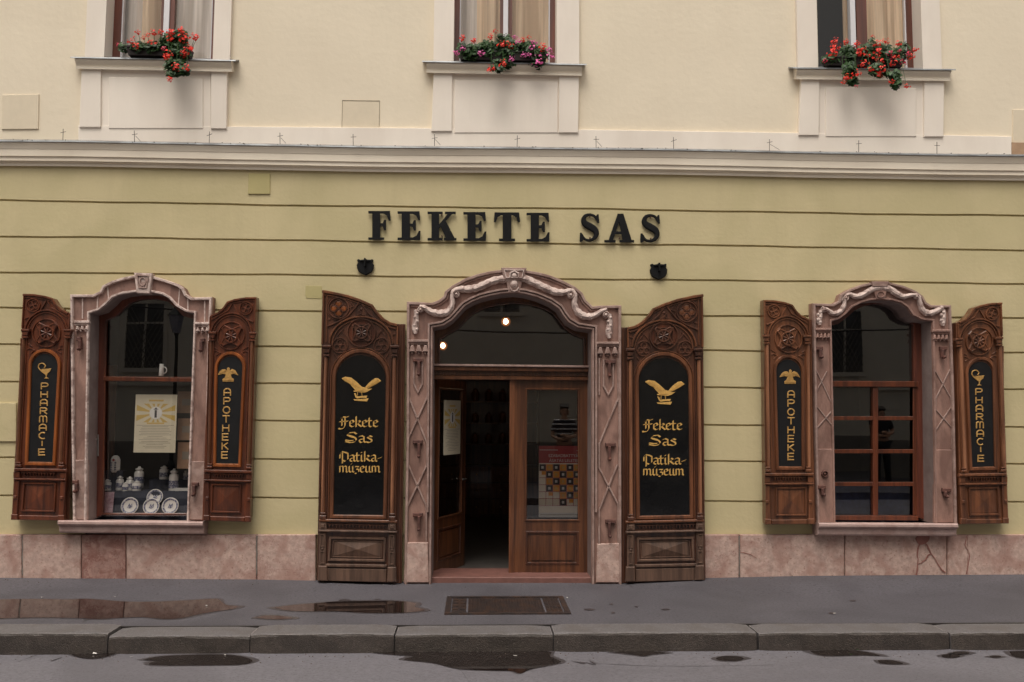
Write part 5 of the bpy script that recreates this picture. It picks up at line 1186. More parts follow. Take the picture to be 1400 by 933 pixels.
# left window: inner outline of the wood as seen through the opening
LW_o = [(120, 712), (124, 423), (150, 405), (168, 393), (208, 390), (240, 400), (262, 418), (282, 424), (276, 712)]
LW_i = [(139.5, 704), (144.5, 438), (158, 432), (168, 422), (178, 414), (192, 409.5), (214, 409), (230, 413), (240, 421), (250, 432), (266, 437), (262, 704)]
m = MB(); m.prism(P, LW_o + LW_i[::-1], GY, GY + .06); lw = m.build('display_window', win_red, bld, label='left display window with plain panes')
m = MB(); m.prism(P, [(141, 515), (266, 517), (266, 522.5), (141, 521)], GY - .03, GY + .055, .6); m.build('transom_bar', wood_red, lw)
m = MB(); m.bead(P, [(140.5, 703), (145, 440)], 2, GY, .015); m.bead(P, [(140, 702.6), (258, 702.8)], 2.5, GY, .02); m.build('glazing_bead', wood_red, lw)
m = MB(); q = [P(x, y, GY + .03) for x, y in [(141, 519), (145, 437), (158, 431), (168, 421), (178, 413), (192, 408.5), (214, 408), (230, 412), (240, 420), (250, 431), (268, 437), (267, 519)]]; m.add([(X, GY + .03, Z) for X, Z in q], [tuple(range(len(q)))]); m.build('pane', glass, lw)
m = MB(); q = [P(x, y, GY + .03) for x, y in [(137, 706), (141, 519), (267, 519), (264, 706)]]; m.add([(X, GY + .031, Z) for X, Z in q], [(0, 1, 2, 3)]); m.build('pane', glass, lw)
m = MB(); m.prism(P, rect(130, 594.5, 134.5, 624), GY - .012, GY, .5); m.dome(P, (132.2, 601), 1.6, GY - .012, .03); m.build('lock_plate', brass, lw)
# right window
RW_o = [(1128, 716), (1124, 430), (1150, 418), (1170, 404), (1204, 398), (1240, 406), (1262, 424), (1285, 430), (1287, 716)]
RW_i = [(1137, 707), (1134, 446), (1146, 443), (1158, 434), (1168, 425), (1180, 419), (1196, 415.5), (1212, 416), (1226, 420), (1235, 427), (1243, 438), (1249.5, 444), (1252, 707)]
m = MB(); m.prism(P, RW_o + RW_i[::-1], GY, GY + .06); rw = m.build('display_window', win_red, bld, label='right window with eight small panes under a fanlight')
m = MB(); m.prism(P, [(1132, 521), (1256, 521.5), (1256, 529.5), (1132, 529)], GY - .03, GY + .055, .8); m.build('transom_bar', wood_red, rw)
m = MB(); m.prism(P, [(1132, 705), (1256, 705.5), (1256, 712), (1132, 711.5)], GY - .02, GY + .055, .8); m.build('bottom_rail', wood_red, rw)
m = MB(); m.prism(P, rect(1193.8, 530, 1200.8, 705), GY - .014, GY + .05, .6); m.build('mullion', wood_red, rw)
for y in (569.5, 614.7, 659.5):
    for a, b_ in ((1132, 1193.6), (1201, 1254)): m = MB(); m.prism(P, rect(a, y, b_, y + 5.4), GY - .010, GY + .05, .5); m.build('glazing_bar', wood_red, rw)
m = MB(); m.prism(P, rect(1248.5, 530, 1254, 705), GY - .012, GY, .5); m.build('side_bead', wood_red, rw)
ysr = [530, 572, 617, 662, 706]
for k in range(4):
    for a, b_ in ((1130, 1197), (1198, 1256)):
        m = MB(); q = [P(x, y, GY + .03) for x, y in rect(a, ysr[k], b_, ysr[k + 1])]; e = random.uniform(-.0015, .0015)
        m.add([(X, GY + .03 + (e if i < 2 else -e), Z) for i, (X, Z) in enumerate(q)], [(0, 1, 2, 3)]); m.build('pane', glass, rw)
m = MB(); q = [P(x, y, GY + .03) for x, y in [(1132, 525), (1132, 444), (1146, 441), (1158, 432), (1168, 423), (1180, 417), (1196, 413), (1212, 414), (1226, 418), (1235, 425), (1243, 436), (1253, 443), (1254, 525)]]; m.add([(X, GY + .03, Z) for X, Z in q], [tuple(range(len(q)))]); m.build('pane', glass, rw)

# ================================================================== WINDOW DISPLAY
def drape(label, x0, x1, ytop, ybot, Y0, Y1, mt=None):
    "cloth-covered step: x0..x1 px, top edge at ytop"
    X0, Zt = P(x0, ytop, Y0); X1, _ = P(x1, ytop, Y0); Zb = P(x0, ybot, Y0)[1]; X, Yc = (X0 + X1) / 2, Y0
    m = MB(); n_ = 30; vs = []
    for i in range(n_ + 1):
        xx = X0 + (X1 - X0) * i / n_; w_ = math.sin(i * 1.3) * .008 + math.sin(i * .5) * .01
        vs += [(xx - X, w_ - .02, Zb - Zt), (xx - X, w_ * .3, 0), (xx - X, Y1 - Y0, .0)]
    m.add(vs, [(3 * i + k, 3 * i + 3 + k, 3 * i + 4 + k, 3 * i + 1 + k) for i in range(n_) for k in (0, 1)])
    o = m.build('display_cloth', mt or navy, None, smooth=True); o.location = (X, Y0, Zt); tag(o, label, 'cloth'); return Zt
drape('dark navy cloth over the front step of the left window display', 132, 262, 672, 712, .34, .62)
drape('dark navy cloth over the low step behind the plates, left end', 134, 168, 644, 700, .48, .60)
drape('dark navy cloth over the high back step of the left window display', 204, 262, 656, 700, .63, .8)
drape('dark blue cloth hanging behind the bottom panes of the right window', 1130, 1262, 664, 720, .3, .6, mat('blue_cloth', (.02, .03, .10), .9, .3, 14, .4, 40))
def lath(name, label, cat, px, pybase, Y, prof, mt, parts=(), group=None, seg=16):
    k = MPP(Y); X, Z = P(px, pybase, Y); t_ = thing(name, label, cat, (X, Y, Z), group)
    m = MB(); m.lathe([(r_ * k, z * k) for r_, z in prof], seg=seg); m.build('body', mt, t_, smooth=True)
    for nm, pr, mm in parts:
        m = MB(); m.lathe([(r_ * k, z * k) for r_, z in pr], seg=seg); m.build(nm, mm, t_, smooth=True)
    return t_
def jar(px, py, h, w_, label, Y=.5, band=True, lid=True, g='porcelain jars in the window display'):
    r_ = w_ / 2; prof = [(r_ * .75, 0), (r_ * .95, h * .04), (r_, h * .1), (r_, h * .68), (r_ * .9, h * .75), (r_ * .62, h * .8), (r_ * .62, h * .84)]
    parts = []
    if band: parts.append(('label_band', [(r_ * 1.01, h * .24), (r_ * 1.03, h * .26), (r_ * 1.03, h * .52), (r_ * 1.01, h * .54)], porc_b))
    if lid: parts.append(('lid', [(r_ * .8, h * .84), (r_ * .8, h * .9), (r_ * .35, h * .94), (r_ * .22, h * 1.0)], porc))
    lath('porcelain_jar', label, 'jar', px, py, Y, prof, porc, parts, g)
Yd = .46
jar(146, 672, 16, 11, 'small white jar standing above the pink leaflet', Yd)
jar(163.5, 671.5, 20, 10, 'white jar second from the left in the front row of jars', Yd)
jar(171, 673, 13, 8, 'short white jar tucked between two taller jars of the front row', Yd - .05)
jar(177, 671.5, 19, 10, 'white jar just left of the tall cylinder jar', Yd)
jar(186.5, 672, 14, 12, 'squat white jar in front of the tall left cylinder jar', Yd - .05)
jar(189.5, 668, 29, 12.5, 'tall white cylinder jar left of the middle of the display', Yd + .12)
jar(224, 656.5, 19, 12, 'pale blue painted jar on the high back step', .70)
jar(237, 676, 34, 12.5, 'tallest white cylinder jar with a red mark at the right of the display', Yd)
jar(255, 659, 16, 9, 'white jar half hidden by the right stone jamb', .70)
def slab(name, label, cat, px, py, w_, h, Y, mt, tilt=0, yawd=0, extra=None, T=.01):
    "upright card or box: centre px, base py"
    k = MPP(Y); X, Z = P(px, py, Y); t_ = thing(name, label, cat, (X, Y, Z)); t_.rotation_euler = (math.radians(-tilt), 0, math.radians(yawd))
    m = MB(); m.box((-w_ * k / 2, 0, 0), (w_ * k / 2, T, h * k)); m.build('card' if T < .03 else 'box', mt, t_)
    if extra: extra(t_, k)
    return t_
def hexjar():
    k = MPP(.5); X, Z = P(157, 646, .5); t_ = thing('porcelain_jar', 'six-sided white canister with a small red cross, alone above the other jars', 'jar', (X, .5, Z), 'porcelain jars in the window display')
    m = MB(); m.lathe([(4.5 * k, 0), (6.6 * k, 3 * k), (6.6 * k, 17 * k), (4.5 * k, 21 * k), (2 * k, 22.5 * k)], seg=6); m.build('body', porc, t_)
    m = MB(); f_ = -6.4 * k
    m.box((-.7 * k, f_, 15 * k), (.7 * k, f_ + .01, 18.2 * k)); m.box((-1.8 * k, f_ - .0005, 16 * k), (1.8 * k, f_ + .01, 17.2 * k)); m.build('red_cross', maroon, t_)
    m = MB()
    for i in range(4):
        for j in (-1, 1): m.box((j * 2.6 * k - 1.1 * k, f_ - .0005, (3 + 3 * i) * k), (j * 2.6 * k + 1.1 * k, f_ + .008, (4.6 + 3 * i) * k))
    m.build('painted_band', porc_b, t_)
hexjar()
def plate_(px, py, r_, Y, label, tilt=14):
    k = MPP(Y); X, Z = P(px, py, Y); t_ = thing('porcelain_plate', label, 'plate', (X, Y, Z - r_ * k), 'painted plates in the window display')
    t_.rotation_euler = (math.radians(-tilt), 0, 0); R_ = r_ * k
    m = MB(); m.lathe([(R_ * .5, -.012), (R_ * .95, .004), (R_, .008), (R_ * .93, .010), (R_ * .66, 0.0), (.002, -.001)], (0, 0, R_), 28, axis='y'); m.build('dish', porc, t_, smooth=True)
    m = MB(); m.lathe([(R_ * .70, .0030), (R_ * .72, .0052), (R_ * .88, .0105), (R_ * .9, .0105)], (0, 0, R_), 28, axis='y')
    m.f = m.f[:-2]; m.m = m.m[:-2]; m.build('painted_rim', porc_b, t_, smooth=True)
    m = MB(); q = [(-.3, -.2), (-.1, .3), (.05, .1), (.25, .35), (.3, -.1), (.05, -.3)]; m.add([(x * R_, -.0035, R_ + y * R_) for x, y in q], [tuple(range(6))]); m.build('painted_motif', porc_b, t_)
plate_(176.5, 692, 11.6, .26, 'painted plate leaning leftmost of the four'); plate_(206, 692.5, 11, .25, 'painted plate leaning in front of another, second from the left')
plate_(211, 680, 10.8, .31, 'painted plate half hidden behind the second plate'); plate_(232, 692, 11.2, .26, 'painted plate leaning at the right end of the row')
slab('leaflet', 'pink printed leaflet leaning in the lower left corner of the display', 'leaflet', 143, 701, 20, 27, .27, pinkp, 8, 0)
slab('pill_box', 'long white box lying beside the tallest jar', 'box', 248, 677, 17, 9, Yd - .06, porc, 0, 8, T=.06)
def cup():
    t_ = lath('cup', 'white cup standing on the transom bar of the left window', 'cup', 220.5, 514.5, GY + .1, [(3, 0), (3.4, .5), (2.7, 16), (2.5, 16.4)], porc)
    k = MPP(GY); m = MB(); m.tube([((3 + 4 * math.sin(a)) * k, 0, (8 + 4.4 * math.cos(a)) * k) for a in [math.pi * i / 8 for i in range(9)]], .005); m.build('handle', porc, t_)
cup()
m = MB(); X0, Z = P(140, 514.5, GY + .05); X1, _ = P(268, 514.5, GY + .05); m.box((X0, GY + .056, Z - .03), (X1, GY + .22, Z)); m.build('transom_shelf', wood_red, lw)
# yellow-and-cream poster (plain generic layout)
def yposter(t_, k, w_, h):
    def R_(x0, z0, x1, z1, mt, nm, d=.0015):
        m = MB(); m.box((x0 * k, -d, z0 * k), (x1 * k, 0.0, z1 * k)); return m.build(nm, mt, t_)
    hw = w_ / 2
    m = MB()
    for i in range(12):
        a = 2 * math.pi * (i + .5) / 12; da = .14; cx_, cz = 0, h * .68; pts = []
        for s_, rr in ((-.6, .16), (.6, .16)): pts.append((cx_ + math.cos(a + da * s_) * w_ * rr, cz + math.sin(a + da * s_) * w_ * rr))
        for s_ in (1, -1):
            dx, dz = math.cos(a + da * s_), math.sin(a + da * s_); L_ = min((hw - 2) / abs(dx) if abs(dx) > 1e-3 else 99, h * .16 / abs(dz) if abs(dz) > 1e-3 else 99); pts.append((cx_ + dx * L_, cz + dz * L_))
        m.add([(x * k, -.0012, z * k) for x, z in pts], [(0, 1, 2, 3)])
    m.build('yellow_rays', yellow, t_)
    m = MB(); n_ = 16; m.add([(math.cos(2 * math.pi * i / n_) * w_ * .15 * k, -.002, (h * .68 + math.sin(2 * math.pi * i / n_) * w_ * .15) * k) for i in range(n_)], [tuple(range(n_))]); m.build('white_disc', paperw, t_)
    m = MB(); m.box((-1.6 * k, -.0032, h * .60 * k), (1.4 * k, -.002, h * .73 * k)); m.lathe([(1.5 * k, 0), (1.5 * k, .001)], (0, -.002, h * .755 * k), 8, axis='y'); m.box((-3 * k, -.0031, h * .74 * k), (3 * k, -.002, h * .75 * k)); m.build('small_figure', ink, t_)
    m = MB(); m.box((-hw * .35 * k, -.001, h * .88 * k), (hw * .35 * k, 0, h * .91 * k)); m.box((-hw * .42 * k, -.001, h * .49 * k), (hw * .42 * k, 0, h * .515 * k)); m.build('title_bar', yellow, t_)
    m = MB(); r = random.Random(5)
    for i in range(14):
        z = h * (.44 - i * .028); L_ = hw * r.uniform(.35, .8); m.box((-L_ * k, -.0008, z * k), (L_ * k, 0, (z + .55) * k))
    m.box((-hw * .9 * k, -.0008, h * .463 * k), (hw * .9 * k, 0, h * .47 * k)); m.build('print_lines', faint, t_)
ppaper = mat('bright_paper', (.88, .78, .66), .6, .04, 10, 0)
slab('poster', 'cream poster with yellow rays hanging in the left display window', 'poster', 211, 619, 55, 77.5, .2, paper, 0, 0, lambda t_, k: yposter(t_, k, 55, 77.5), .003)
for i, (y0_, y1_) in enumerate(((536, 565), (573, 602), (606, 641))):
    def pic(t_, k, h=y1_ - y0_):
        m = MB(); m.box((-6 * k, -.002, h * .35 * k), (6 * k, 0, h * .65 * k)); m.build('print', faint, t_)
    slab('framed_print', ('brown print uppermost of three at the right edge of the left window', 'brown print in the middle of three at the right edge of the left window', 'brown print lowest of three at the right edge of the left window')[i], 'picture', 254.5, y1_, 24, y1_ - y0_, .35, mat('old_paper_%d' % i, (.40, .24, .15), .8, .1, 20, 0), 0, 0, pic)
# panels of the display back
m = MB(); X0, Z0 = P(139, 650, .9); X1, Z1 = P(160, 500, .9); m.box((X0, .9, Z0 - .4), (X1, .93, Z1)); tag(m.build('wooden_upright', wood_brown), 'brown wooden board standing behind the left edge of the left window', 'board')

# posters at the door
lfp = thing('poster', 'cream poster with yellow rays on the pane of the open left door leaf', 'poster')
k = MPP(.3); lfp.parent = None
a66 = math.radians(66); off = .11 + .03
lfp.location = (hx + math.cos(a66) * .42 + .02 * math.sin(a66), LY + .06 + math.sin(a66) * .42 - .02 * math.cos(a66) - .0, P(600, 622, .6)[1]); lfp.rotation_euler = (0, 0, a66)
m = MB(); m.box((-27 * k, 0, 0), (27 * k, .003, 76 * k)); m.build('card', paper, lfp); yposter(lfp, k, 54, 76)

dp = thing('poster', 'maroon and cream poster with a checkered pattern on the right door pane', 'poster')
X0, Z0 = P(736.5, 706.5, LY + .03); X1, Z1 = P(797, 610, LY + .03); dp.location = (X0, LY + .03, Z0); W_, H_ = X1 - X0, Z1 - Z0
u = W_ / 60.5
def dr(x0, y0, x1, y1, mt, nm='print', d=.001, mb=None):   # px inside poster, y down from top (610)
    m = mb or MB(); m.box((x0 * u, -d, H_ - y1 * u), (x1 * u, .0, H_ - y0 * u))
    return None if mb else m.build(nm, mt, dp)
m = MB(); m.box((0, 0.0005, 0), (W_, .004, H_)); m.build('card', ppaper, dp)
dr(0, 0, 60.5, 23.5, maroon, 'header'); dr(0, 90.5, 60.5, 96.5, paperw, 'footer'); dr(2, 92.6, 58, 93.6, faint, 'footer_print', .0016)
mdk, mor, mli, mgr = MB(), MB(), MB(), MB()
grid = ['DODODO', 'pDODOD', '.ODODO', '.DODOD', '.p.ODO', '...Dp.']
cs = 9.4
for r_ in range(6):
    for c_ in range(6):
        ch = grid[r_][c_]; x, y = .8 + c_ * cs, 25 + r_ * cs
        if ch in 'DOp':
            if ch == 'D': dr(x, y, x + cs - .8, y + cs - .8, None, mb=mdk, d=.0012)
            elif ch == 'O': dr(x, y, x + cs - .8, y + cs - .8, None, mb=mor, d=.0012)
            else: dr(x + 3, y, x + cs - .8, y + 5, None, mb=mor, d=.0012)
            if ch in 'DO': dr(x + 2.6, y + 2.6, x + 5.8, y + 6, None, mb=(mli if ch == 'D' else mgr), d=.0018)
mdk.build('dark_squares', ink, dp); mor.build('orange_squares', orangep, dp); mli.build('light_marks', paperw, dp); mgr.build('yellow_marks', yellow, dp)
m = MB()
for k_ in range(1, 7): dr(.5, 24.7 + k_ * cs - .5, 57, 24.7 + k_ * cs + .1, None, mb=m, d=.0011); 
for k_ in range(1, 6): dr(.4 + k_ * cs - .4, 25, .4 + k_ * cs + .2, 25 + 6 * cs, None, mb=m, d=.00105)
m.build('grid_lines', maroon, dp)
dr(1, 5.2, 26, 6.0, paperw, 'rule', .0015); dr(52, 6, 60, 6.8, paperw, 'rule', .0015)
def text(body, size, parent, loc, mt, nm='lettering', ext=.0004, sx=1.0, align='LEFT'):
    c = bpy.data.curves.new(nm, 'FONT'); c.body = body; c.size = size; c.extrude = ext; c.align_x = align
    o = bpy.data.objects.new(nm, c); COL.objects.link(o); dg = bpy.context.evaluated_depsgraph_get(); dg.update()
    me = bpy.data.meshes.new_from_object(o.evaluated_get(dg)); bpy.data.objects.remove(o)
    me.materials.clear(); me.materials.append(mt); o = bpy.data.objects.new(nm, me); COL.objects.link(o)
    o.rotation_euler = (math.pi / 2, 0, 0); o.location = loc; o.scale = (sx, 1, 1); o.parent = parent; return o
text('SZABADBATTYÁNI', 5.6 * u, dp, (13 * u, -.0016, H_ - 15.2 * u), paperw, sx=.98)
text('ÁSATÁS LELETEI', 5.6 * u, dp, (14 * u, -.0016, H_ - 21.8 * u), paperw, sx=1.0)

# ================================================================== FLOWER BOXES
def petal_cluster(seed, mt):
    r = random.Random(seed); m = MB()
    for i in range(22):
        d = Vector((r.gauss(0, 1), r.gauss(0, 1), r.gauss(0, .8))).normalized(); c = d * r.uniform(.45, 1.45); s_ = r.uniform(.28, .55)
        d = (d + Vector((0, -.5, .2))).normalized(); a = d.orthogonal().normalized(); b_ = d.cross(a); ph = r.uniform(0, 6.3)
        a, b_ = a * math.cos(ph) + b_ * math.sin(ph), b_ * math.cos(ph) - a * math.sin(ph)
        m.add([c - a * s_, c - b_ * s_ * .7 + d * .1, c + a * s_, c + b_ * s_ * .7 + d * .1, ], [(0, 1, 2, 3)])
    me = bpy.data.meshes.new('flower_head'); me.from_pydata(m.v, [], m.f); me.materials.append(mt); return me
HEADS = {'r': [petal_cluster(i, redf) for i in range(4)], 'p': [petal_cluster(10 + i, pinkf) for i in range(3)], 'c': [petal_cluster(20 + i, crimf) for i in range(2)]}
def leaves(m, c, rx, rz, n_, r, s0=.018, s1=.042, ry=.09, mi=None):
    for i in range(n_):
        while True:
            q = Vector((r.uniform(-1, 1), r.uniform(-1, 1), r.uniform(-1, 1)))
            if .1 < q.length < 1: break
        p = Vector((c[0] + q.x * rx, c[1] + q.y * ry, c[2] + q.z * rz)); s_ = r.uniform(s0, s1)
        d = Vector((q.x * .5 + r.uniform(-.6, .6), -.7 + r.uniform(-.5, .5), .45 + r.uniform(-.5, .6))).normalized(); a = d.orthogonal().normalized(); b_ = d.cross(a); ph = r.uniform(0, 6.3)
        a, b_ = a * math.cos(ph) + b_ * math.sin(ph), b_ * math.cos(ph) - a * math.sin(ph)
        ring = [p + (a * math.cos(t) + b_ * math.sin(t)) * s_ * (1 + .12 * math.cos(3 * t)) - d * s_ * .18 for t in [2 * math.pi * k_ / 7 for k_ in range(6)]]
        o = len(m.v); m.add([p] + ring, [(0, k_ + 1, k_ + 2) for k_ in range(5)], (r.random() < .45) * 1)
def flower_box(label, ox, oy, heads, blobs, box, ysill, n_stem=30):
    Y = -.10; k = MPP(Y); X, Z = P((box[0] + box[1]) / 2, ysill, Y); t_ = thing('flower_box', label, 'flower box', (X, Y, Z), 'flower boxes on the upper window sills')
    r = random.Random(int(ox)); hw = (box[1] - box[0]) / 2 * k
    m = MB(); h = 12 * k; m.add([(x, y, z) for x, y, z in [(-hw * .95, -.06, 0), (hw * .95, -.06, 0), (hw * .95, .06, 0), (-hw * .95, .06, 0), (-hw, -.075, h), (hw, -.075, h), (hw, .075, h), (-hw, .075, h)]], [(0, 1, 2, 3), (0, 1, 5, 4), (1, 2, 6, 5), (2, 3, 7, 6), (3, 0, 4, 7)])
    m.box((-hw * 1.02, -.082, h - .012), (hw * 1.02, -.068, h + .004)); m.box((-hw * .97, -.07, h * .7), (hw * .97, .07, h * .85)); m.build('planter', plast, t_)
    fz = lambda px, py, Yy: (P(px, py, Yy)[0] - X, P(px, py, Yy)[1] - Z)
    m = MB()
    for (bx, by, rx, ry, n_) in blobs:
        px, py = bx / 5.83 + ox, by / 5.83 + oy; Yy = Y - .03 if by / 5.83 < ysill + 1 else -.27
        x, z = fz(px, py, Yy); leaves(m, (x, Yy - Y, z), rx / 5.83 * k, ry / 5.83 * k, int(n_ * 1.7), r, ry=.09 if Yy > -.2 else .05)
    stems = MB(); hl = []
    for i, (fx, fy, c_, s_) in enumerate(heads):
        px, py = fx / 5.83 + ox, fy / 5.83 + oy; Yy = Y - .09 - r.uniform(0, .05) if py < ysill - 1 else -.32
        x, z = fz(px, py, Yy); hl.append((x, Yy - Y, z, c_, s_))
        bx = max(-hw, min(hw, x * .85)); stems.tube([(bx, 0, h), ((bx + x) / 2, (Yy - Y) * .7, max(z * .6, h * .9)), (x, Yy - Y + .01, z)], .0028, 4)
    fo_ = m.build('foliage', [leafm, leafm2], t_); tag(fo_, kind='stuff'); 
    for i, p in enumerate(fo_.data.polygons): p.material_index = (i // 5) % 3 == 0
    tag(stems.build('stems', leafm, t_), kind='stuff')
    for x, y, z, c_, s_ in hl:
        me = r.choice(HEADS[c_]); o = bpy.data.objects.new('flower_head', me); COL.objects.link(o); o.parent = t_; o.location = (x, y, z); q = s_ * k * 1.1
        o.scale = (q, q * .8, q * .8); o.rotation_euler = (r.uniform(-.4, .4), r.uniform(-.5, .5), r.uniform(-.5, .5))
R3 = [(413, 355, 'c', 2.6), (520, 335, 'r', 3.6), (567, 368, 'r', 4), (575, 262, 'r', 3), (540, 295, 'r', 1.8), (650, 275, 'r', 3), (700, 265, 'r', 4.2), (750, 258, 'r', 3.6), (620, 305, 'r', 2.6), (665, 340, 'r', 3.4), (705, 348, 'r', 4.2), (840, 262, 'r', 4.8), (830, 312, 'r', 4.2), (915, 238, 'r', 4), (925, 265, 'r', 3.2), (945, 300, 'r', 6), (1025, 300, 'r', 4.8), (1048, 288, 'r', 2.6), (962, 405, 'r', 5.6), (990, 382, 'r', 4), (942, 428, 'r', 4), (820, 430, 'r', 5), (808, 455, 'r', 4), (780, 390, 'c', 3), (880, 535, 'r', 4.8), (965, 545, 'r', 4.4), (825, 632, 'r', 3.6)]
flower_box('flower box of red geraniums bunched to the right, on the left upper sill', 90, 0, R3, [(600, 385, 95, 42, 110), (460, 378, 40, 18, 12), (700, 385, 90, 50, 110), (850, 360, 120, 90, 260), (900, 300, 90, 60, 90), (890, 440, 100, 70, 170), (860, 520, 75, 55, 90), (850, 590, 50, 28, 28), (930, 560, 50, 35, 30)], (176, 262), 79)
F2 = [(367, 303, 'r', 3.8), (455, 325, 'r', 3.4), (590, 290, 'r', 3.6), (622, 247, 'r', 3), (675, 360, 'r', 4.6), (705, 348, 'r', 3.6), (743, 368, 'r', 4), (848, 315, 'r', 3), (890, 295, 'r', 2.6), (1008, 375, 'r', 4.8), (688, 510, 'r', 4.6), (590, 553, 'r', 4.6), (372, 388, 'p', 3.8), (308, 425, 'p', 3.8), (505, 430, 'p', 4.4), (775, 300, 'p', 3.2), (800, 338, 'p', 3.8), (925, 342, 'p', 4), (915, 390, 'p', 4.2), (1058, 400, 'p', 4), (1055, 450, 'p', 4.6), (960, 445, 'p', 3.8), (960, 500, 'p', 5), (855, 440, 'p', 3.6), (890, 440, 'p', 3), (757, 472, 'p', 3.6)]
flower_box('flower box of mixed red and pink geraniums on the middle upper sill', 570, 0, F2, [(420, 420, 90, 65, 150), (560, 400, 110, 70, 220), (700, 400, 110, 90, 250), (860, 400, 120, 70, 230), (970, 440, 80, 60, 110), (690, 300, 60, 40, 30), (690, 500, 90, 40, 90), (640, 550, 50, 30, 30), (960, 500, 60, 30, 40), (350, 380, 30, 25, 12)], (626, 742), 85)
F3 = [(360, 330, 'r', 4), (365, 375, 'r', 5.4), (345, 422, 'r', 6), (280, 485, 'c', 3), (450, 335, 'r', 3.4), (535, 352, 'r', 4), (530, 395, 'c', 3.4), (585, 395, 'r', 4.6), (552, 425, 'r', 5), (615, 445, 'r', 4), (590, 508, 'r', 5.2), (660, 290, 'r', 2.2), (700, 350, 'r', 4.4), (768, 333, 'r', 4), (865, 350, 'r', 4), (700, 415, 'r', 5.4), (685, 462, 'r', 4), (722, 492, 'r', 4.6), (815, 505, 'r', 4.4), (845, 455, 'r', 4.4), (800, 438, 'c', 4.6), (875, 408, 'c', 2.8), (945, 430, 'c', 3.6), (970, 455, 'r', 4), (1000, 398, 'r', 3.4), (905, 500, 'c', 4), (728, 558, 'r', 5), (645, 555, 'r', 3.4), (715, 600, 'r', 2.8), (535, 590, 'r', 5), (455, 618, 'r', 4.6), (425, 660, 'r', 2.6), (810, 655, 'r', 3), (932, 690, 'r', 3.4), (530, 690, 'c', 2)]
flower_box('flower box of trailing scarlet geraniums spilling over the right upper sill', 1080, 0, F3, [(330, 470, 80, 40, 60), (470, 440, 70, 80, 180), (590, 440, 100, 80, 170), (720, 440, 110, 90, 220), (850, 450, 90, 70, 120), (480, 550, 50, 60, 90), (490, 640, 50, 35, 40), (700, 560, 80, 50, 70), (840, 600, 40, 40, 30), (845, 660, 35, 50, 30), (780, 590, 30, 20, 10), (640, 360, 30, 50, 16), (900, 400, 60, 60, 30)], (1124, 1236), 93)

# ================================================================== THE STREET BEHIND THE CAMERA (seen in the glass)
OY = -15.0
opp_pane = mat('opposite_pane', (.075, .075, .078), .3, .5, 2.5, 0)
ob = thing('opposite_building', 'pale plastered house across the street, seen only as a reflection in the glass', 'building', (0, OY, 0))
m = MB(); m.box((-22, -6, 1.0), (22, 0, 8.6)); m.build('wall', oppw, ob)
m = MB(); m.box((-22, -6, -.1), (22, .06, 1.0)); m.build('base', oppd, ob)
m = MB(); m.box((-22, -6.3, 8.6), (22, .35, 8.9)); m.box((-22, -6, 8.9), (22, .1, 9.6)); m.build('roof', oppd, ob)
m = MB(); m.box((-22, -.1, 2.55), (22, .1, 2.75)); m.build('string_course', oppw, ob)
for x, rows_ in ((-19.3, 0), (-14.3, 0), (-9.3, 0), (-4.4, 1), (.7, 1), (5.7, 1), (10.6, 0), (15.6, 0), (20.2, 0)):
    for z0_, z1_ in (((4.75, 6.8),) if rows_ else ((3.05, 4.85), (6.2, 8.0))):
        f_ = MB(); f_.box((x - .62, -.05, z0_ - .12), (x + .62, .09, z0_)); f_.box((x - .6, -.05, z0_), (x - .5, .05, z1_)); f_.box((x + .5, -.05, z0_), (x + .6, .05, z1_)); f_.box((x - .6, -.05, z1_), (x + .6, .07, z1_ + .12)); f_.box((x - .03, -.04, z0_), (x + .03, .03, z1_)); f_.box((x - .5, -.04, z1_ - .6), (x + .5, .03, z1_ - .54))
        wn = f_.build('window', oppw, ob)
        q = MB(); q.box((x - .5, -.03, z0_), (x + .5, .012, z1_)); q.build('pane', opp_pane, wn)
        if z0_ < 4:
            gq = MB()
            for k_ in range(9):
                a = x - .5 + k_ * .125
                gq.tube([(a, .07, z0_), (min(a + .9, x + .5), .07, z0_ + min(.9, x + .5 - a) * 1.9)], .012, 4); gq.tube([(x + .5 - (a - x + .5), .07, z0_), (max(x + .5 - (a - x + .5) - .9, x - .5), .07, z0_ + min(.9, x + .5 - a) * 1.9)], .012, 4)
            gq.build('grille', oppd, wn)
def cable(label, pts):
    o = bpy.data.objects.new('overhead_cable', None); COL.objects.link(o); tag(o, label, 'cable', 'cables strung across the street'); m = MB(); m.tube(pts, .022, 5); m.build('wire', card, o)
cable('thin black cable sagging across the fanlight reflection', [(-22 + i * 2.2, -13.4, 4.0 + .0035 * (i * 2.2 - 19) ** 2 - .05 * (i * 2.2 - 22)) for i in range(21)])
cable('second black cable, higher, reflected in the window tops', [(-22 + i * 2.2, -13.9, 5.2 + .003 * (i * 2.2 - 24) ** 2 + .03 * (i * 2.2 - 22)) for i in range(21)])
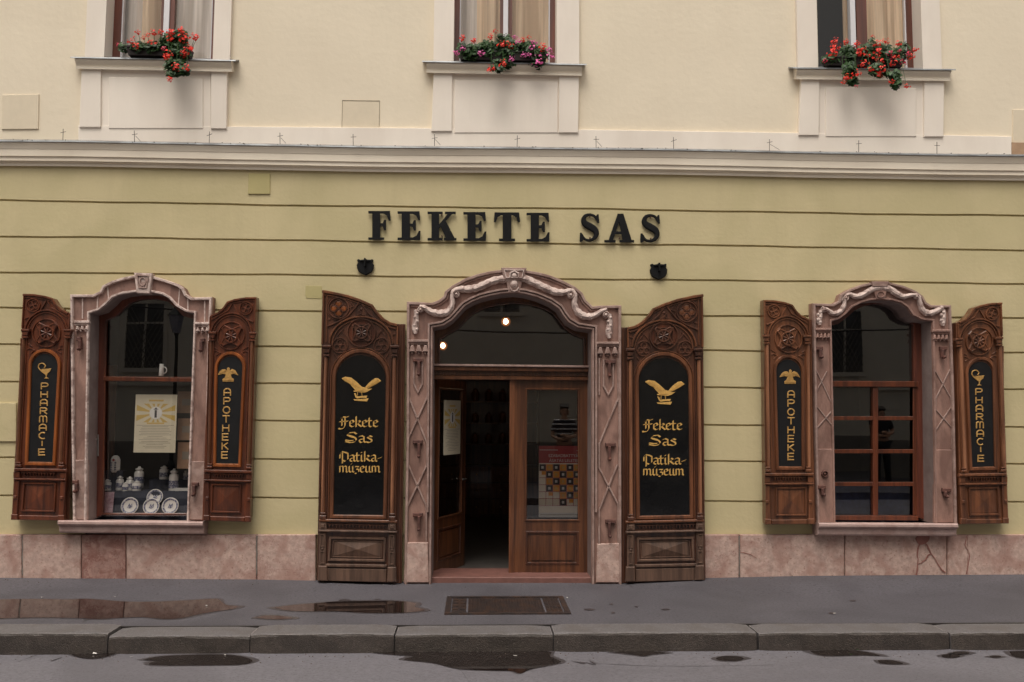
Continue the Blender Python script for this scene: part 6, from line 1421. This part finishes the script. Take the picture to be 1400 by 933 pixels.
# parked cars
def car_mesh():
    t_ = thing('parked_car', 'silver hatchback parked across the street left of the photographer, seen in the glass', 'car', (0, 0, 0), 'cars parked across the street')
    sec = [(-2.0, .32, .62, .70), (-1.93, .25, .80, .78), (-1.2, .2, .92, .84), (-.75, .2, .97, .85), (.9, .2, .96, .85), (1.6, .22, .95, .84), (1.98, .3, .85, .76)]
    m = MB(); vs = []
    for x, zb, zt_, hw in sec:
        for y, z in ((-hw * .96, zb), (-hw, zb + .25), (-hw * .97, zt_ - .06), (-hw * .88, zt_), (hw * .88, zt_), (hw * .97, zt_ - .06), (hw, zb + .25), (hw * .96, zb)): vs.append((x, y, z))
    fs = [(i * 8 + k_, i * 8 + (k_ + 1) % 8, (i + 1) * 8 + (k_ + 1) % 8, (i + 1) * 8 + k_) for i in range(6) for k_ in range(8)] + [tuple(range(8)), tuple(48 + k_ for k_ in range(8))]
    m.add(vs, fs); body = m.build('body', carw, t_, smooth=True)
    m = MB(); vs = []
    for x, hw, z in ((-.95, .80, .94), (1.75, .80, .94), (1.35, .62, 1.45), (-.25, .62, 1.46)):
        vs += [(x, -hw, z), (x, hw, z)]
    m.add(vs, [(0, 2, 4, 6), (1, 7, 5, 3), (6, 4, 5, 7), (0, 6, 7, 1), (2, 3, 5, 4)]); m.build('greenhouse', card, t_)
    m = MB(); m.box((-.27, -.63, 1.445), (1.37, .63, 1.485)); 
    for s_ in (-1, 1):
        for a, b_ in (((-.97, .81 * s_, .93), (-.27, .63 * s_, 1.46)), ((.5, .81 * s_, .93), (.5, .63 * s_, 1.46)), ((1.75, .81 * s_, .93), (1.37, .63 * s_, 1.46))): m.tube([a, b_], .035, 5)
    m.build('roof', carw, t_)
    for x in (-1.25, 1.25):
        for s_ in (-1, 1):
            m = MB(); m.lathe([(.30, -.1), (.32, -.06), (.32, .06), (.30, .1)], (x, s_ * .74, .32), 20, axis='y'); wv = m.build('wheel', rubber, t_)
            m = MB(); m.lathe([(.2, -.105), (.2, .105)], (x, s_ * .745, .32), 14, axis='y'); m.build('rim', brass, wv)
    for s_ in (-1, 1):
        m = MB(); m.box((-1.98, s_ * .6 - .13, .62), (-1.9, s_ * .6 + .13, .76)); m.build('headlight', porc, t_)
        m = MB(); m.box((1.9, s_ * .66 - .08, .66), (1.99, s_ * .66 + .08, .84)); m.build('tail_light', maroon, t_)
    return t_
car = car_mesh(); car.location = (-4.6, -11.9, 0)
def dup(root, loc, rz=0, label=None):
    r_ = root.copy(); COL.objects.link(r_); r_.location = loc; r_.rotation_euler = (0, 0, rz)
    if label: r_['label'] = label
    for ch in list(root.children):
        c = ch.copy(); COL.objects.link(c); c.parent = r_
        for g_ in ch.children: d = g_.copy(); COL.objects.link(d); d.parent = c
    return r_
dup(car, (4.9, -11.9, 0), 0, 'silver hatchback parked across the street right of the photographer, seen in the glass')
# standing person, seen mirrored in the door pane and (another) through the right window
def skinmesh(name, verts, edges, radii, mt, parent, lv=2):
    me = bpy.data.meshes.new(name); me.from_pydata(verts, edges, []); me.materials.append(mt)
    o = bpy.data.objects.new(name, me); COL.objects.link(o); o.parent = parent
    md = o.modifiers.new('skin', 'SKIN'); 
    for i, r_ in enumerate(radii):
        sv = me.skin_vertices[0].data[i]; sv.radius = (r_, r_) if not isinstance(r_, tuple) else r_; sv.use_root = (i == 0)
    md.use_smooth_shade = True; sb = o.modifiers.new('sub', 'SUBSURF'); sb.levels = lv; sb.render_levels = lv; return o
def person(loc, rz, label, top, legs, s_=1.0):
    t_ = thing('person', label, 'person', loc); t_.rotation_euler = (0, 0, rz); t_.scale = (s_, s_, s_)   # faces -y
    V = [(0, 0, .98), (0, .01, 1.15), (0, .02, 1.35), (0, .0, 1.47), (0, -.01, 1.55), (0, -.015, 1.64), (0, -.01, 1.74),
         (-.17, .01, 1.43), (-.25, -.03, 1.17), (-.12, -.22, 1.14), (.10, -.25, 1.17), (.17, .01, 1.43), (.25, -.03, 1.16), (.12, -.20, 1.09), (-.10, -.24, 1.10),
         (-.10, 0, .90), (-.11, -.01, .50), (-.12, .02, .09), (-.13, -.15, .03), (.10, 0, .90), (.11, -.01, .50), (.12, .02, .09), (.13, -.15, .03)]
    E = [(0, 1), (1, 2), (2, 3), (3, 4), (4, 5), (5, 6), (2, 7), (7, 8), (8, 9), (9, 10), (2, 11), (11, 12), (12, 13), (13, 14), (0, 15), (15, 16), (16, 17), (17, 18), (0, 19), (19, 20), (20, 21), (21, 22)]
    Rr = [(.15, .11), (.14, .10), (.16, .11), .075, .055, (.075, .09), (.07, .085), .06, .042, .036, .03, .06, .042, .036, .03, .085, .055, .038, .035, .085, .055, .038, .035]
    skinmesh('body', V, E, Rr, skin, t_)
    skinmesh('shirt', V[:4] + [V[7], (-.235, -.02, 1.22), V[11], (.235, -.02, 1.22)], [(0, 1), (1, 2), (2, 3), (2, 4), (4, 5), (2, 6), (6, 7)], [(.17, .13), (.16, .12), (.185, .13), .085, .08, .062, .08, .062], top, t_)
    skinmesh('trousers', [V[0], V[15], V[16], (-.12, .02, .12), V[19], V[20], (.12, .02, .12)], [(0, 1), (1, 2), (2, 3), (0, 4), (4, 5), (5, 6)], [(.165, .125), .10, .075, .06, .10, .075, .06], legs, t_)
    skinmesh('hair', [(0, .03, 1.70), (0, 0, 1.78), (0, .06, 1.64)], [(0, 1), (0, 2)], [(.088, .09), (.075, .08), .06], hair, t_)
    for s2_ in (-1, 1):
        skinmesh('hand', [(s2_ * .10, -.25, 1.12 if s2_ < 0 else 1.17), (s2_ * .04, -.28, 1.13 if s2_ < 0 else 1.18), (s2_ * .0, -.275, 1.14 if s2_ < 0 else 1.19)], [(0, 1), (1, 2)], [.03, .028, .016], skin, t_, 1)
        skinmesh('shoe', [(s2_ * .12, .05, .05), (s2_ * .125, -.08, .045), (s2_ * .13, -.19, .035)], [(0, 1), (1, 2)], [.05, .048, .035], card, t_, 1)
    m = MB()
    for sx in (-.032, .032): m.dome(lambda x, y, Y: (x, y), (sx, 1.665), .011, -.098, .008, seg=8)
    m.build('eyes', card, t_); m = MB(); m.tube([(0, -.10, 1.655), (0, -.125, 1.625), (0, -.10, 1.615)], [.008, .014, .008]); m.build('nose', skin, t_); m = MB(); m.box((-.022, -.104, 1.588), (.022, -.09, 1.597)); m.build('mouth', maroon, t_)
    for sx in (-1, 1): m = MB(); m.dome(lambda x, y, Y: (x, y), (sx * .085, 1.645), .02, -.01, .02, seg=8, ry=.032); m.build('ear', skin, t_)
    return t_
# mirror position for the door pane
YG = LY + .022; d = ray(772, 560); yp = -10.1; tt = ((2 * YG - yp) - CAM.y) / d.y; Xp = CAM.x + d.x * tt
person((Xp, yp, 0), math.pi, 'person in a striped navy top with folded arms, mirrored in the right door pane', jersey, cloth_n, 1.12)
d = ray(1206, 560); yp = -11.2; tt = ((2 * GY - yp) - CAM.y) / d.y; person((CAM.x + d.x * tt, yp, 0), math.pi, 'person in dark clothes across the street, a silhouette mirrored in the right window', cloth_n, cloth_n, 1.14)
# street lantern on the far side
lan = thing('street_lantern', 'black street lantern on a post across the street, seen in the left window glass', 'street lamp', (0, 0, 0))
d = ray(240, 440); yp = -12.6; tt = ((2 * GY - yp) - CAM.y) / d.y; lan.location = (CAM.x + d.x * tt, yp, 0); zl = CAM.z + d.z * tt
m = MB(); m.lathe([(.12, 0), (.1, .5), (.05, .6), (.04, zl - .4), (.06, zl - .3)], seg=10); m.build('post', card, lan)
m = MB(); m.lathe([(.10, zl - .3), (.2, zl + .15)], seg=6); m.build('glass_housing', porc_b, lan); m = MB(); m.lathe([(.24, zl + .15), (.08, zl + .32), (.02, zl + .42)], seg=6); m.build('cap', card, lan)
